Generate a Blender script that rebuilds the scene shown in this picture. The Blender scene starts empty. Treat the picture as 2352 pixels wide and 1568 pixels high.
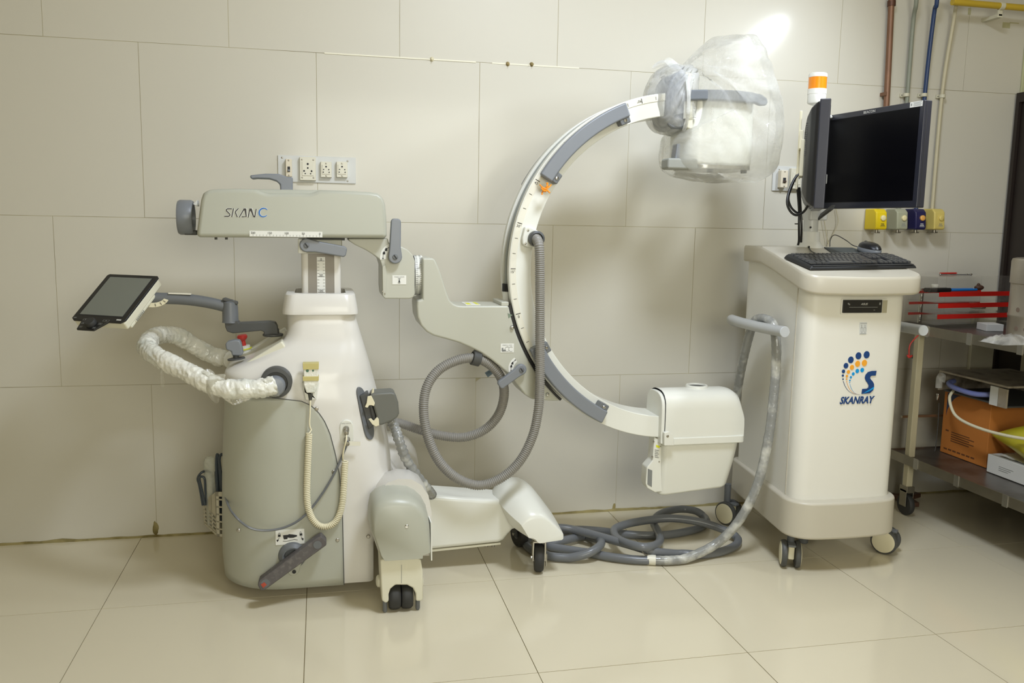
import bpy, math, random
from mathutils import Vector, Matrix, noise as mnoise

random.seed(7)
S = bpy.context.scene
COL = S.collection
PI = math.pi

# ------------------------------------------------------------------ camera
W, H = 2352, 1568
FPX, YAW, PITCH, ROLL, EYE = 1981.5, .2192, .1356, .0186, 1.167
WALL_Y = 3.263
cy_, sy_, cp_, sp_ = math.cos(YAW), math.sin(YAW), math.cos(PITCH), math.sin(PITCH)
FWD = Vector((sy_*cp_, cy_*cp_, -sp_))
_r = Vector((cy_, -sy_, 0)); _u = _r.cross(FWD)
RGT = math.cos(ROLL)*_r + math.sin(ROLL)*_u
UPV = -math.sin(ROLL)*_r + math.cos(ROLL)*_u
EYEP = Vector((0, 0, EYE))
cam_d = bpy.data.cameras.new('camera'); cam = bpy.data.objects.new('camera', cam_d); COL.objects.link(cam)
cam_d.sensor_width = 36; cam_d.lens = FPX*36/W; cam_d.clip_start = .02
M = Matrix.Identity(4)
for i in range(3):
    M[i][0] = RGT[i]; M[i][1] = UPV[i]; M[i][2] = -FWD[i]; M[i][3] = EYEP[i]
cam.matrix_world = M
S.camera = cam

# ------------------------------------------------------------------ light and exposure
S.view_settings.view_transform = 'Standard'; S.view_settings.look = 'None'
S.view_settings.gamma = 1; S.view_settings.use_curve_mapping = False
S.view_settings.exposure = .02
wd = bpy.data.worlds.new('world'); S.world = wd; wd.use_nodes = True
wd.node_tree.nodes['Background'].inputs[0].default_value = (.9, .88, .8, 1)
wd.node_tree.nodes['Background'].inputs[1].default_value = .05
def area(name, loc, target, sx, sy, power, col):
    d = bpy.data.lights.new(name, 'AREA'); d.shape = 'RECTANGLE'; d.size = sx; d.size_y = sy
    d.energy = power; d.color = col
    o = bpy.data.objects.new(name, d); COL.objects.link(o); o.location = loc
    o.rotation_euler = (Vector(target)-Vector(loc)).to_track_quat('-Z', 'Y').to_euler()
    return o
L_TUBE = area('surgical_lamp_light', (2.30, 2.20, 2.16), (1.2, 3.1, 1.3), .30, .11, 4.2, (.92, 1, 1.08))
L_TUBE.rotation_euler.rotate_axis('Z', math.radians(35))
L_TUBE.data.shape = 'ELLIPSE'; L_TUBE.data.spread = math.radians(100)
L_CEIL = area('ceiling_lamp_light', (.90, 1.60, 2.70), (.90, 1.66, 0), .45, .45, 42, (.91, 1, 1.15))
L_ROOM = area('fill_light', (.75, -1.80, 1.60), (.9, 2.5, 1.0), 2.0, 1.3, 60, (1, .99, .87))  # soft fill added behind the camera, no real window there

# ------------------------------------------------------------------ helpers
def at(px, py, Y):
    """world point seen at a photograph pixel on the real vertical plane y = Y"""
    d = RGT*((px-W/2)/FPX) + UPV*((H/2-py)/FPX) + FWD
    return EYEP + d*(Y/d.y)
def atz(px, py, z):
    d = RGT*((px-W/2)/FPX) + UPV*((H/2-py)/FPX) + FWD
    return EYEP + d*((z-EYE)/d.z)
def xz(pts, Y):
    out = []
    for px, py in pts:
        p = at(px, py, Y); out.append((p.x, p.z))
    return out
def lin(c):
    c = c/255.
    return c/12.92 if c <= .04045 else ((c+.055)/1.055)**2.4
def rgb(c): return (lin(c[0]), lin(c[1]), lin(c[2]), 1)

MATS = {}
def mat(name, c, rough=.5, metal=0, var=.05, scale=6, bump=0, bscale=150, spec=.5, coat=0, emit=0, dirt=None, dscale=2.5, damt=.5):
    m = bpy.data.materials.new(name); m.use_nodes = True
    nt = m.node_tree; b = nt.nodes['Principled BSDF']
    tc = nt.nodes.new('ShaderNodeTexCoord'); nz = nt.nodes.new('ShaderNodeTexNoise')
    nz.inputs['Scale'].default_value = scale; nz.inputs['Detail'].default_value = 4
    nt.links.new(tc.outputs['Object'], nz.inputs['Vector'])
    mx = nt.nodes.new('ShaderNodeMix'); mx.data_type = 'RGBA'
    k = rgb(c)
    mx.inputs[6].default_value = tuple(v*(1-var) for v in k[:3])+(1,)
    mx.inputs[7].default_value = tuple(min(1, v*(1+var)) for v in k[:3])+(1,)
    nt.links.new(nz.outputs['Fac'], mx.inputs[0])
    out = mx.outputs[2]
    if dirt:
        n2 = nt.nodes.new('ShaderNodeTexNoise'); n2.inputs['Scale'].default_value = dscale; n2.inputs['Detail'].default_value = 8
        nt.links.new(tc.outputs['Object'], n2.inputs['Vector'])
        rp = nt.nodes.new('ShaderNodeValToRGB'); rp.color_ramp.elements[0].position = .5; rp.color_ramp.elements[1].position = .68
        rp.color_ramp.elements[1].color = (damt, damt, damt, 1)
        nt.links.new(n2.outputs['Fac'], rp.inputs[0])
        m2 = nt.nodes.new('ShaderNodeMix'); m2.data_type = 'RGBA'; m2.inputs[7].default_value = rgb(dirt)
        nt.links.new(rp.outputs[0], m2.inputs[0]); nt.links.new(out, m2.inputs[6]); out = m2.outputs[2]
    nt.links.new(out, b.inputs['Base Color'])
    b.inputs['Roughness'].default_value = rough; b.inputs['Metallic'].default_value = metal
    b.inputs['Specular IOR Level'].default_value = spec; b.inputs['Coat Weight'].default_value = coat
    b.inputs['Coat Roughness'].default_value = .12
    if emit:
        nt.links.new(out, b.inputs['Emission Color']); b.inputs['Emission Strength'].default_value = emit
    if bump:
        n3 = nt.nodes.new('ShaderNodeTexNoise'); n3.inputs['Scale'].default_value = bscale; n3.inputs['Detail'].default_value = 3
        nt.links.new(tc.outputs['Object'], n3.inputs['Vector'])
        bp = nt.nodes.new('ShaderNodeBump'); bp.inputs['Strength'].default_value = bump; bp.inputs['Distance'].default_value = .004
        nt.links.new(n3.outputs['Fac'], bp.inputs['Height']); nt.links.new(bp.outputs[0], b.inputs['Normal'])
    MATS[name] = m
    return m
def film(name, c, fac, facvar=.25, scale=9, rough=.08, gloss=.35):
    """thin clear plastic: see-through, with milky folds and sharp glints"""
    m = bpy.data.materials.new(name); m.use_nodes = True; nt = m.node_tree; N = nt.nodes; L = nt.links
    for n in list(N): N.remove(n)
    o = N.new('ShaderNodeOutputMaterial'); tr = N.new('ShaderNodeBsdfTransparent'); tr.inputs[0].default_value = (.985, .985, .978, 1)
    df = N.new('ShaderNodeBsdfDiffuse'); df.inputs[0].default_value = rgb(c)
    tl = N.new('ShaderNodeBsdfTranslucent'); tl.inputs[0].default_value = rgb(c)
    gl = N.new('ShaderNodeBsdfGlossy'); gl.inputs[0].default_value = (1, 1, 1, 1); gl.inputs['Roughness'].default_value = rough
    tc = N.new('ShaderNodeTexCoord'); nz = N.new('ShaderNodeTexNoise'); nz.inputs['Scale'].default_value = scale; nz.inputs['Detail'].default_value = 5
    nz.inputs['Distortion'].default_value = .9
    L.new(tc.outputs['Object'], nz.inputs['Vector'])
    bp = N.new('ShaderNodeBump'); bp.inputs['Strength'].default_value = .85; bp.inputs['Distance'].default_value = .014
    L.new(nz.outputs['Fac'], bp.inputs['Height'])
    for n in (df, gl): L.new(bp.outputs[0], n.inputs['Normal'])
    a = N.new('ShaderNodeMixShader'); a.inputs[0].default_value = .5; L.new(df.outputs[0], a.inputs[1]); L.new(tl.outputs[0], a.inputs[2])
    mr = N.new('ShaderNodeMapRange'); mr.inputs[1].default_value = .35; mr.inputs[2].default_value = .7
    mr.inputs[3].default_value = max(0, fac-facvar); mr.inputs[4].default_value = min(1, fac+facvar)
    L.new(nz.outputs['Fac'], mr.inputs[0])
    b = N.new('ShaderNodeMixShader'); L.new(mr.outputs[0], b.inputs[0]); L.new(tr.outputs[0], b.inputs[1]); L.new(a.outputs[0], b.inputs[2])
    fr = N.new('ShaderNodeLayerWeight'); fr.inputs[0].default_value = gloss; L.new(bp.outputs[0], fr.inputs['Normal'])
    g = N.new('ShaderNodeMixShader'); fm = N.new('ShaderNodeMath'); fm.operation = 'MULTIPLY'; fm.inputs[1].default_value = .7; L.new(fr.outputs['Fresnel'], fm.inputs[0]); L.new(fm.outputs[0], g.inputs[0]); L.new(b.outputs[0], g.inputs[1]); L.new(gl.outputs[0], g.inputs[2])
    L.new(g.outputs[0], o.inputs[0]); MATS[name] = m
    return m

class G:
    """collects vertices and faces of one mesh"""
    def __init__(s): s.v = []; s.f = []
    def add(s, v, f):
        n = len(s.v); s.v += [tuple(p) for p in v]; s.f += [tuple(i+n for i in q) for q in f]; return s
    def box(s, x0, x1, y0, y1, z0, z1):
        v = [(x, y, z) for x in (x0, x1) for y in (y0, y1) for z in (z0, z1)]
        return s.add(v, [(0, 1, 3, 2), (4, 6, 7, 5), (0, 4, 5, 1), (2, 3, 7, 6), (0, 2, 6, 4), (1, 5, 7, 3)])
    def obox(s, c, ax, ay, az):
        """box with centre c and half-axis vectors"""
        c, ax, ay, az = Vector(c), Vector(ax), Vector(ay), Vector(az)
        v = [c+ax*i+ay*j+az*k for i in (-1, 1) for j in (-1, 1) for k in (-1, 1)]
        return s.add(v, [(0, 1, 3, 2), (4, 6, 7, 5), (0, 4, 5, 1), (2, 3, 7, 6), (0, 2, 6, 4), (1, 5, 7, 3)])
    def prism(s, pts, y0, y1):
        n = len(pts); ar = sum(pts[i][0]*pts[(i+1) % n][1]-pts[(i+1) % n][0]*pts[i][1] for i in range(n))
        if ar < 0: pts = pts[::-1]
        v = [(x, y0, z) for x, z in pts]+[(x, y1, z) for x, z in pts]
        return s.add(v, [tuple(range(n)), tuple(range(2*n-1, n-1, -1))]+[(i, i+n, (i+1) % n+n, (i+1) % n) for i in range(n)])
    def prismz(s, pts, z0, z1):
        n = len(pts); ar = sum(pts[i][0]*pts[(i+1) % n][1]-pts[(i+1) % n][0]*pts[i][1] for i in range(n))
        if ar < 0: pts = pts[::-1]
        f0 = z0 if callable(z0) else (lambda x, y: z0); f1 = z1 if callable(z1) else (lambda x, y: z1)
        v = [(x, y, f0(x, y)) for x, y in pts]+[(x, y, f1(x, y)) for x, y in pts]
        return s.add(v, [tuple(range(n-1, -1, -1)), tuple(range(n, 2*n))]+[(i, (i+1) % n, (i+1) % n+n, i+n) for i in range(n)])
    def oprism(s, pts, o, u, w, d):
        """polygon pts in the plane (o,u,w), pushed along vector d"""
        o, u, w, d = Vector(o), Vector(u), Vector(w), Vector(d); n = len(pts)
        v = [o+u*a+w*b for a, b in pts]+[o+u*a+w*b+d for a, b in pts]
        return s.add(v, [tuple(range(n)), tuple(range(2*n-1, n-1, -1))]+[(i, i+n, (i+1) % n+n, (i+1) % n) for i in range(n)])
    def loft(s, rings, cap=True, closed=True):
        n = len(rings[0]); v = [p for r in rings for p in r]; f = []
        for k in range(len(rings)-1):
            for i in range(n if closed else n-1):
                j = (i+1) % n; f.append((k*n+i, k*n+j, (k+1)*n+j, (k+1)*n+i))
        if cap and closed: f += [tuple(range(n-1, -1, -1)), tuple(range((len(rings)-1)*n, len(rings)*n))]
        return s.add(v, f)
    def sweep(s, path, r, n=10, closed=False, cap=True, flat=1.0):
        P = [Vector(p) for p in path]; m = len(P); rr = r if isinstance(r, (list, tuple)) else [r]*m
        T = []
        for i in range(m):
            a = P[(i-1) % m] if closed or i > 0 else P[i]; b = P[(i+1) % m] if closed or i < m-1 else P[i]
            T.append((b-a).normalized())
        nrm = T[0].orthogonal().normalized()
        if flat != 1.0:
            nrm = (Vector((0, 0, 1))-T[0]*T[0].z); nrm = nrm.normalized() if nrm.length > .1 else T[0].orthogonal().normalized()
        rings = []
        for i in range(m):
            nrm = (nrm - T[i]*nrm.dot(T[i])).normalized(); bn = T[i].cross(nrm)
            rings.append([P[i]+(nrm*math.cos(2*PI*k/n)*rr[i]+bn*math.sin(2*PI*k/n)*rr[i]*flat) for k in range(n)])
        if closed: rings.append(rings[0])
        return s.loft(rings, cap and not closed)
    def cyl(s, a, b, r, r2=None, n=20):
        return s.sweep([a, b], [r, r if r2 is None else r2], n)
    def lathe(s, prof, o, ax, n=28, cap=True):
        """prof: list of (radius, distance along the axis)"""
        o = Vector(o); ax = Vector(ax).normalized(); u = ax.orthogonal().normalized(); w = ax.cross(u)
        rings = [[o+ax*h+(u*math.cos(2*PI*k/n)+w*math.sin(2*PI*k/n))*max(r, 1e-5) for k in range(n)] for r, h in prof]
        return s.loft(rings, cap)
    def ball(s, c, rx, ry, rz, n=14, m=9):
        c = Vector(c)
        rings = []
        for j in range(m+1):
            t = -PI/2+PI*j/m; q = max(math.cos(t), 1e-3)
            rings.append([c+Vector((rx*q*math.cos(2*PI*k/n), ry*q*math.sin(2*PI*k/n), rz*math.sin(t))) for k in range(n)])
        return s.loft(rings)
    def strip(s, pts, w, o, u, v, d):
        """flat ribbon of width w along 2-D points in plane (o,u,v), thickness vector d"""
        L, R = [], []
        m = len(pts); ww = w if isinstance(w, (list, tuple)) else [w]*m
        for i in range(m):
            a = Vector(pts[max(i-1, 0)]); b = Vector(pts[min(i+1, m-1)]); t = (b-a).normalized(); nn = Vector((-t.y, t.x))
            if 0 < i < m-1:
                t1 = (Vector(pts[i])-a).normalized(); n1 = Vector((-t1.y, t1.x)); k = max(.5, nn.dot(n1)); nn = nn/k
            L.append(Vector(pts[i])+nn*ww[i]/2); R.append(Vector(pts[i])-nn*ww[i]/2)
        for i in range(m-1):
            s.oprism([tuple(L[i]), tuple(L[i+1]), tuple(R[i+1]), tuple(R[i])], o, u, v, d)
        return s

def rrect(x0, x1, y0, y1, rl, rr=None, n=7, rn=None):
    """rounded rectangle ring in plan; rl = left corner radius, rr = right corner radius"""
    rr = rl if rr is None else rr
    lim = min((x1-x0)/2, (y1-y0)/2)*.98; rl = min(rl, lim); rr = min(rr, lim); pts = []
    for cx, cy, r, a in ((x1-rr, y0+rr, rr, -90), (x1-rr, y1-rr, rr, 0), (x0+rl, y1-rl, rl, 90), (x0+rl, y0+rl, rl, 180)):
        for k in range(n):
            t = math.radians(a+90*k/(n-1)); pts.append((cx+r*math.cos(t), cy+r*math.sin(t)))
    return pts
def spline(pts, k=8, closed=False):
    P = [Vector(p) for p in pts]; out = []; n = len(P)
    for i in range(n if closed else n-1):
        if closed: p0, p1, p2, p3 = P[(i-1) % n], P[i], P[(i+1) % n], P[(i+2) % n]
        else: p0, p1, p2, p3 = P[max(i-1, 0)], P[i], P[i+1], P[min(i+2, n-1)]
        for j in range(k):
            t = j/k
            out.append(.5*((2*p1)+(p2-p0)*t+(2*p0-5*p1+4*p2-p3)*t*t+(3*p1-p0-3*p2+p3)*t**3))
    if not closed: out.append(P[-1])
    return out
def resample(path, step):
    P = [Vector(p) for p in path]; out = [P[0]]; acc = 0.
    for a, b in zip(P, P[1:]):
        L = (b-a).length
        if L < 1e-9: continue
        d = step-acc
        while d <= L:
            out.append(a+(b-a)*(d/L)); d += step
        acc = L-(d-step)
    return out
def interp(tab, x):
    if x <= tab[0][0]: return tab[0][1]
    for (a, b), (c, d) in zip(tab, tab[1:]):
        if x <= c: return b+(d-b)*(x-a)/(c-a) if c != a else d
    return tab[-1][1]

ORG = {}
def thing(name, loc, label, cat, group=None):
    o = bpy.data.objects.new(name, None); COL.objects.link(o); o.location = loc; o.empty_display_size = .05
    o['label'] = label; o['category'] = cat
    if group: o['group'] = group
    ORG[o.name] = Vector(loc)
    return o
def mesh(name, g, m, parent=None, bevel=0, seg=3, ang=35, solid=0, sub=0, label=None, loc=None, flat=False):
    org = ORG[parent.name] if parent is not None else (Vector(loc) if loc is not None else Vector((0, 0, 0)))
    me = bpy.data.meshes.new(name)
    me.from_pydata([(p[0]-org.x, p[1]-org.y, p[2]-org.z) for p in g.v], [], g.f); me.update()
    me.validate()
    import bmesh
    bm = bmesh.new(); bm.from_mesh(me); bmesh.ops.recalc_face_normals(bm, faces=bm.faces); bm.to_mesh(me); bm.free()
    me.materials.append(m)
    if not flat:
        for p in me.polygons: p.use_smooth = True
        if not bevel: me.set_sharp_from_angle(angle=math.radians(ang))
    o = bpy.data.objects.new(name, me); COL.objects.link(o)
    if parent is not None: o.parent = parent; ORG[o.name] = org
    else: o.location = org
    if solid:
        q = o.modifiers.new('solid', 'SOLIDIFY'); q.thickness = solid; q.offset = 0
    if bevel:
        q = o.modifiers.new('bevel', 'BEVEL'); q.width = bevel; q.segments = seg; q.limit_method = 'ANGLE'; q.angle_limit = math.radians(ang); q.harden_normals = True
    if sub:
        q = o.modifiers.new('sub', 'SUBSURF'); q.levels = sub; q.render_levels = sub
    if label: o['label'] = label
    return o
def solo(name, g, m, label, cat, loc, group=None, **k):
    o = mesh(name, g, m, None, loc=loc, **k); o['label'] = label; o['category'] = cat
    if group: o['group'] = group
    ORG[o.name] = Vector(loc)
    return o
def struct(name, g, m, **k):
    o = mesh(name, g, m, None, **k); o['kind'] = 'structure'; ORG[o.name] = Vector((0, 0, 0)); return o
def text(s, p, u, v, h, m, parent, name='lettering', shear=0, off=0, width=None, depth=.0004, align='CENTER'):
    c = bpy.data.curves.new('t', 'FONT'); c.body = s; c.size = 1; c.align_x = align; c.align_y = 'CENTER'; c.shear = shear; c.offset = off
    c.resolution_u = 3
    t = bpy.data.objects.new('t', c); COL.objects.link(t)
    dg = bpy.context.evaluated_depsgraph_get(); me = bpy.data.meshes.new_from_object(t.evaluated_get(dg))
    bpy.data.objects.remove(t)
    u, v, p = Vector(u).normalized(), Vector(v).normalized(), Vector(p)
    xs = [q.co.x for q in me.vertices]; ys = [q.co.y for q in me.vertices]
    sc = h/(max(ys)-min(ys)); sx = sc if width is None else width/(max(xs)-min(xs))
    cx, cyy = (max(xs)+min(xs))/2, (max(ys)+min(ys))/2
    if align == 'LEFT': cx = min(xs)
    nn = u.cross(v)
    g = G(); g.add([p+u*((q.co.x-cx)*sx)+v*((q.co.y-cyy)*sc)+nn*depth for q in me.vertices], [tuple(f.vertices) for f in me.polygons])
    bpy.data.meshes.remove(me)
    return mesh(name, g, m, parent, flat=True)
def copyobj(o, parent=None, delta=None):
    c = o.copy(); COL.objects.link(c); c.parent = parent
    if delta is not None: c.location = o.location+Vector(delta)
    return c

X_, Y_, Z_ = Vector((1, 0, 0)), Vector((0, 1, 0)), Vector((0, 0, 1))

# ------------------------------------------------------------------ materials
m_panel = mat('wall_panel_laminate', (206, 202, 189), .42, var=.025, scale=1.2, spec=.35, bump=.02, bscale=30, coat=.3)
m_grout = mat('wall_joint', (186, 178, 146), .8, var=.15, scale=9, dirt=(128, 116, 70), dscale=3.5, damt=.9)
m_tile = mat('floor_tile_polished', (214, 205, 180), .13, var=.02, scale=3, spec=.55)
m_fgrout = mat('floor_joint', (134, 120, 84), .7, var=.25, scale=12)
m_dirt = mat('dirty_sealant', (150, 138, 92), .85, var=.45, scale=18, dirt=(96, 84, 40), dscale=14, damt=.9)
m_ceil = mat('ceiling_paint', (226, 222, 210), .8)
m_wall = mat('side_wall_paint', (176, 166, 138), .6)
m_dark = mat('dark_door', (38, 30, 26), .45, var=.2)
m_jamb = mat('cream_jamb', (208, 204, 182), .5, var=.08)
m_jambg = mat('greenish_trim', (188, 190, 150), .6, var=.12)
m_white = mat('machine_white', (216, 213, 206), .32, var=.02, scale=3, coat=.15)
m_cream = mat('machine_cream', (219, 216, 196), .38, var=.03, scale=4)
m_gpan = mat('machine_grey_panel', (176, 177, 164), .36, var=.03, scale=4)
m_garm = mat('machine_grey_arm', (184, 184, 171), .35, var=.02, scale=4)
m_cover = mat('machine_offwhite', (224, 224, 215), .3, var=.02)
m_hand = mat('grey_blue_plastic', (124, 128, 134), .38, var=.04)
m_hand2 = mat('grey_plastic', (104, 107, 110), .42, var=.05)
m_dgrey = mat('dark_grey_plastic', (74, 75, 74), .5, var=.08)
m_rub = mat('black_rubber', (48, 48, 47), .6, var=.12)
m_blk = mat('black_plastic', (26, 26, 27), .35, var=.1)
m_bez = mat('monitor_bezel', (42, 43, 52), .3, var=.05)
m_scr = mat('black_screen', (7, 7, 11), .4, var=.02, spec=.12)
m_gscr = mat('grey_screen', (118, 122, 114), .2, var=.03)
m_chrome = mat('chrome', (200, 200, 198), .16, metal=1, var=.04)
m_steel = mat('dull_steel', (168, 164, 154), .38, metal=1, var=.18, scale=14, bump=.05)
m_alu = mat('aluminium', (206, 206, 204), .3, metal=1, var=.04)
m_hose = mat('corrugated_hose', (138, 135, 129), .42, var=.05)
m_cab = mat('grey_cable', (108, 111, 115), .3, var=.05)
m_cab2 = mat('dark_cable', (60, 68, 76), .4, var=.08)
m_bcab = mat('black_cable', (22, 22, 22), .42, var=.1)
m_coil = mat('cream_cord', (226, 219, 190), .42, var=.04)
m_lab = mat('label_white', (228, 228, 222), .45, var=.02)
m_scale = mat('scale_cream', (225, 222, 207), .45, var=.02)
m_ink = mat('label_ink', (40, 40, 42), .6, var=.05)
m_inkg = mat('label_grey_ink', (128, 130, 128), .6, var=.05)
m_logog = mat('logo_charcoal', (62, 60, 58), .5)
m_logob = mat('logo_blue', (16, 104, 182), .4)
m_navy = mat('logo_navy', (16, 60, 118), .4)
m_lorg = mat('logo_orange', (238, 164, 48), .4)
m_lsky = mat('logo_sky', (0, 146, 214), .4)
m_yel = mat('warning_yellow', (220, 222, 40), .5)
m_red = mat('red_button', (196, 52, 46), .4)
m_orange = mat('orange_ribbon', (240, 146, 28), .55, var=.15, scale=40)
m_amber = mat('amber_lens', (238, 140, 20), .2, var=.12, scale=30, coat=.4)
m_wrap = mat('plastic_wrap_milky', (232, 231, 221), .22, var=.1, scale=14, bump=.9, bscale=60, coat=.5, dirt=(194, 199, 190), dscale=12, damt=.6)
m_wrapg = mat('plastic_wrap_grey', (140, 141, 138), .26, var=.22, scale=16, bump=.8, bscale=55, coat=.5, dirt=(212, 211, 202), dscale=16, damt=.8)
m_tape = mat('masking_tape', (196, 184, 120), .55, var=.12, scale=30)
f_bag = film('clear_bag', (250, 250, 247), .36, .16, 7, .06, .14)
f_bag2 = film('clear_bag_gathered', (252, 253, 253), .52, .30, 12, .06, .18)
f_wrap = film('loose_film', (236, 234, 222), .42, .25, 16)
f_acr = film('clear_acrylic', (228, 220, 212), .05, .02, 2, .04, .10)
f_bot = film('milky_bottle', (240, 242, 232), .6, .2, 14, .12, .12)
m_copper = mat('copper_pipe', (128, 94, 72), .45, metal=.35, var=.25, scale=20)
m_pgrey = mat('grey_pipe', (138, 142, 128), .45, var=.08)
m_pblue = mat('blue_pipe', (40, 62, 104), .35, var=.08)
m_pcream = mat('cream_pipe', (196, 188, 160), .5, var=.08)
m_pyel = mat('yellow_pipe', (198, 168, 52), .4, var=.1)
m_oy = mat('outlet_yellow', (226, 198, 30), .35, var=.05)
m_og = mat('outlet_grey', (164, 165, 142), .4, var=.05)
m_on = mat('outlet_navy', (38, 36, 78), .35, var=.08)
m_oc = mat('outlet_cream', (216, 196, 112), .4, var=.08)
m_but = mat('button_cream', (226, 214, 166), .4, var=.05)
m_buto = mat('button_orange', (224, 166, 84), .4, var=.05)
m_plate = mat('switch_plate', (206, 207, 204), .35, var=.02)
m_sock = mat('socket_cream', (220, 216, 198), .35, var=.02)
m_kb = mat('keyboard_black', (30, 31, 33), .42, var=.08)
m_key = mat('key_charcoal', (66, 67, 69), .28, var=.08)
m_pad = mat('mouse_pad', (64, 68, 66), .75, var=.08)
m_cart = mat('cart_white', (226, 224, 215), .32, var=.015, scale=3)
m_cartb = mat('cart_stone', (193, 187, 171), .36, var=.02, scale=4)
m_shelf = mat('trolley_shelf_steel', (120, 116, 112), .34, metal=.75, var=.25, scale=10, dirt=(80, 68, 58), dscale=9, damt=.7)
m_drum = mat('drum_steel', (176, 168, 154), .36, metal=.7, var=.2, scale=9)
m_carton = mat('orange_carton', (188, 116, 48), .7, var=.1, scale=5)
m_cartb2 = mat('carton_navy', (52, 60, 84), .7, var=.08)
m_carti = mat('carton_ink', (104, 62, 28), .7)
m_lid = mat('worn_board', (158, 148, 132), .7, var=.18, scale=14, dirt=(84, 72, 58), dscale=16, damt=.8)
m_paper = mat('white_card', (208, 208, 204), .6, var=.04)
m_ybag = mat('yellow_bag', (206, 196, 44), .4, var=.08, scale=6, bump=.4, bscale=14, coat=.3)
m_btube = mat('blue_tube', (120, 130, 190), .35, var=.1)
m_strip = mat('red_strip', (196, 28, 18), .4, var=.05)
m_pen = mat('pen_blue', (30, 120, 206), .3, var=.1)
m_brown = mat('brown_knob', (84, 56, 42), .5, var=.2)
m_lamp = mat('lamp_glow', (255, 250, 236), .5, emit=1.0)

# ------------------------------------------------------------------ room shell
XL, XR, YF, ZC = -2.9, 2.962, -1.9, 2.78
g = G().box(XL, XR, YF, WALL_Y+.05, -.06, -.003)
floor = struct('floor', g, m_fgrout, flat=True)
tile0 = None
tx0, ty0, tl, gap = -.6545, WALL_Y-.604, .6, .0022
for i in range(-4, 7):
    for j in range(-1, 9):
        a, b = tx0+tl*i, ty0-tl*j
        x0, x1 = max(a, XL), min(a+tl, XR); y0, y1 = max(b, YF), min(b+tl, WALL_Y)
        if x1-x0 < .02 or y1-y0 < .02: continue
        dz = random.uniform(-.0004, .0002)
        if abs(x1-x0-tl) < 1e-6 and abs(y1-y0-tl) < 1e-6:
            if tile0 is None:
                tile0 = mesh('tile', G().box(gap/2, tl-gap/2, gap/2, tl-gap/2, -.012, 0), m_tile, floor, flat=True)
                o = tile0
            else: o = copyobj(tile0, floor)
            o.location = (a, b, dz)
        else:
            mesh('tile', G().box(x0+gap/2, x1-gap/2, y0+gap/2, y1-gap/2, -.012, 0), m_tile, floor, flat=True)

wall = struct('wall_back', G().box(XL, XR, WALL_Y+.0014, WALL_Y+.08, 0, ZC), m_grout, flat=True)
rows = [(0, .5697), (.5697, 1.1643), (1.1643, 1.7579), (1.7579, 2.351), (2.351, ZC)]
pw, px0 = .593, -.8975
for r, (z0, z1) in enumerate(rows):
    offs = px0 + (pw/2 if r in (0, 2, 4) else 0)
    if r == 0: offs = px0+pw/2
    for i in range(-5, 8):
        a = offs+pw*i; x0, x1 = max(a, XL), min(a+pw, XR)
        if x1-x0 < .02: continue
        gx = .0008; q = [random.uniform(-.0007, .0007) for _ in range(4)]
        g = G(); v = [(x0+gx, WALL_Y+q[0], z0+gx), (x1-gx, WALL_Y+q[1], z0+gx), (x1-gx, WALL_Y+q[2], z1-gx), (x0+gx, WALL_Y+(q[0]+q[2]-q[1]), z1-gx)]
        g.add(v+[(p[0], WALL_Y+.004, p[2]) for p in v], [(0, 1, 2, 3), (7, 6, 5, 4), (0, 4, 5, 1), (1, 5, 6, 2), (2, 6, 7, 3), (3, 7, 4, 0)])
        mesh('panel', g, m_panel, wall, flat=True)
# raised pale filler along part of the upper joint, and dirty sealant at the floor
g = G()
for a, b in ((at(745, 124.5, WALL_Y).x, at(1093, 143, WALL_Y).x), (at(1130, 145, WALL_Y).x, at(1330, 155, WALL_Y).x)):
    g.box(a, b, WALL_Y-.0022, WALL_Y+.004, 1.7555, 1.7602)
mesh('joint_filler', g, mat('pale_filler', (232, 228, 208), .5), wall, flat=True)
g = G(); n = 240; ring = []
for k in range(n+1):
    x = XL+(XR-XL)*k/n; hgt = .006+.009*max(0, mnoise.noise(Vector((x*7, 0, 1))))+.006*abs(mnoise.noise(Vector((x*31, 2, 1))))
    dep = .006+.006*abs(mnoise.noise(Vector((x*19, 5, 1))))
    ring.append([(x, WALL_Y-dep, 0), (x, WALL_Y-.002, hgt), (x, WALL_Y+.004, hgt), (x, WALL_Y+.004, 0)])
g.loft(ring)
struct('baseboard_back', g, m_dirt, flat=True)
g = G()
for cx, cz, rr in ((at(358, 1222, WALL_Y).x, .03, .022), (at(1410, 1168, WALL_Y).x, .016, .014)):
    pts = []
    for k in range(18):
        t = 2*PI*k/18; q = rr*(.7+.6*abs(mnoise.noise(Vector((math.cos(t)*1.7+cx*9, math.sin(t)*1.7, .3)))))
        pts.append((cx+q*.55*math.cos(t), max(.002, cz+q*1.4*math.sin(t))))
    g.prism(pts, WALL_Y-.0016, WALL_Y+.002)
mesh('stain', g, m_dirt, wall, flat=True)
g = G()
for x0_, y0_, x1_, y1_ in ((2303, 51, 2319, 65), (2319, 51, 2340, 55), (2224, 18, 2229, 34)):
    a, b = at(x0_, y0_, WALL_Y), at(x1_, y1_, WALL_Y); g.box(a.x, b.x, WALL_Y-.0013, WALL_Y+.002, b.z, a.z)
mesh('putty_mark', g, mat('putty', (178, 174, 136), .8, var=.2, scale=40), wall, flat=True)
struct('wall_left', G().box(XL-.08, XL, YF, WALL_Y+.08, 0, ZC), m_wall, flat=True)
struct('wall_right', G().box(XR, XR+.08, YF, WALL_Y+.08, 0, ZC), m_wall, flat=True)
struct('wall_front', G().box(XL, XR, YF-.08, YF, 0, ZC), m_wall, flat=True)
struct('ceiling', G().box(XL-.08, XR+.08, YF-.08, WALL_Y+.08, ZC, ZC+.08), m_ceil, flat=True)
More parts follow.
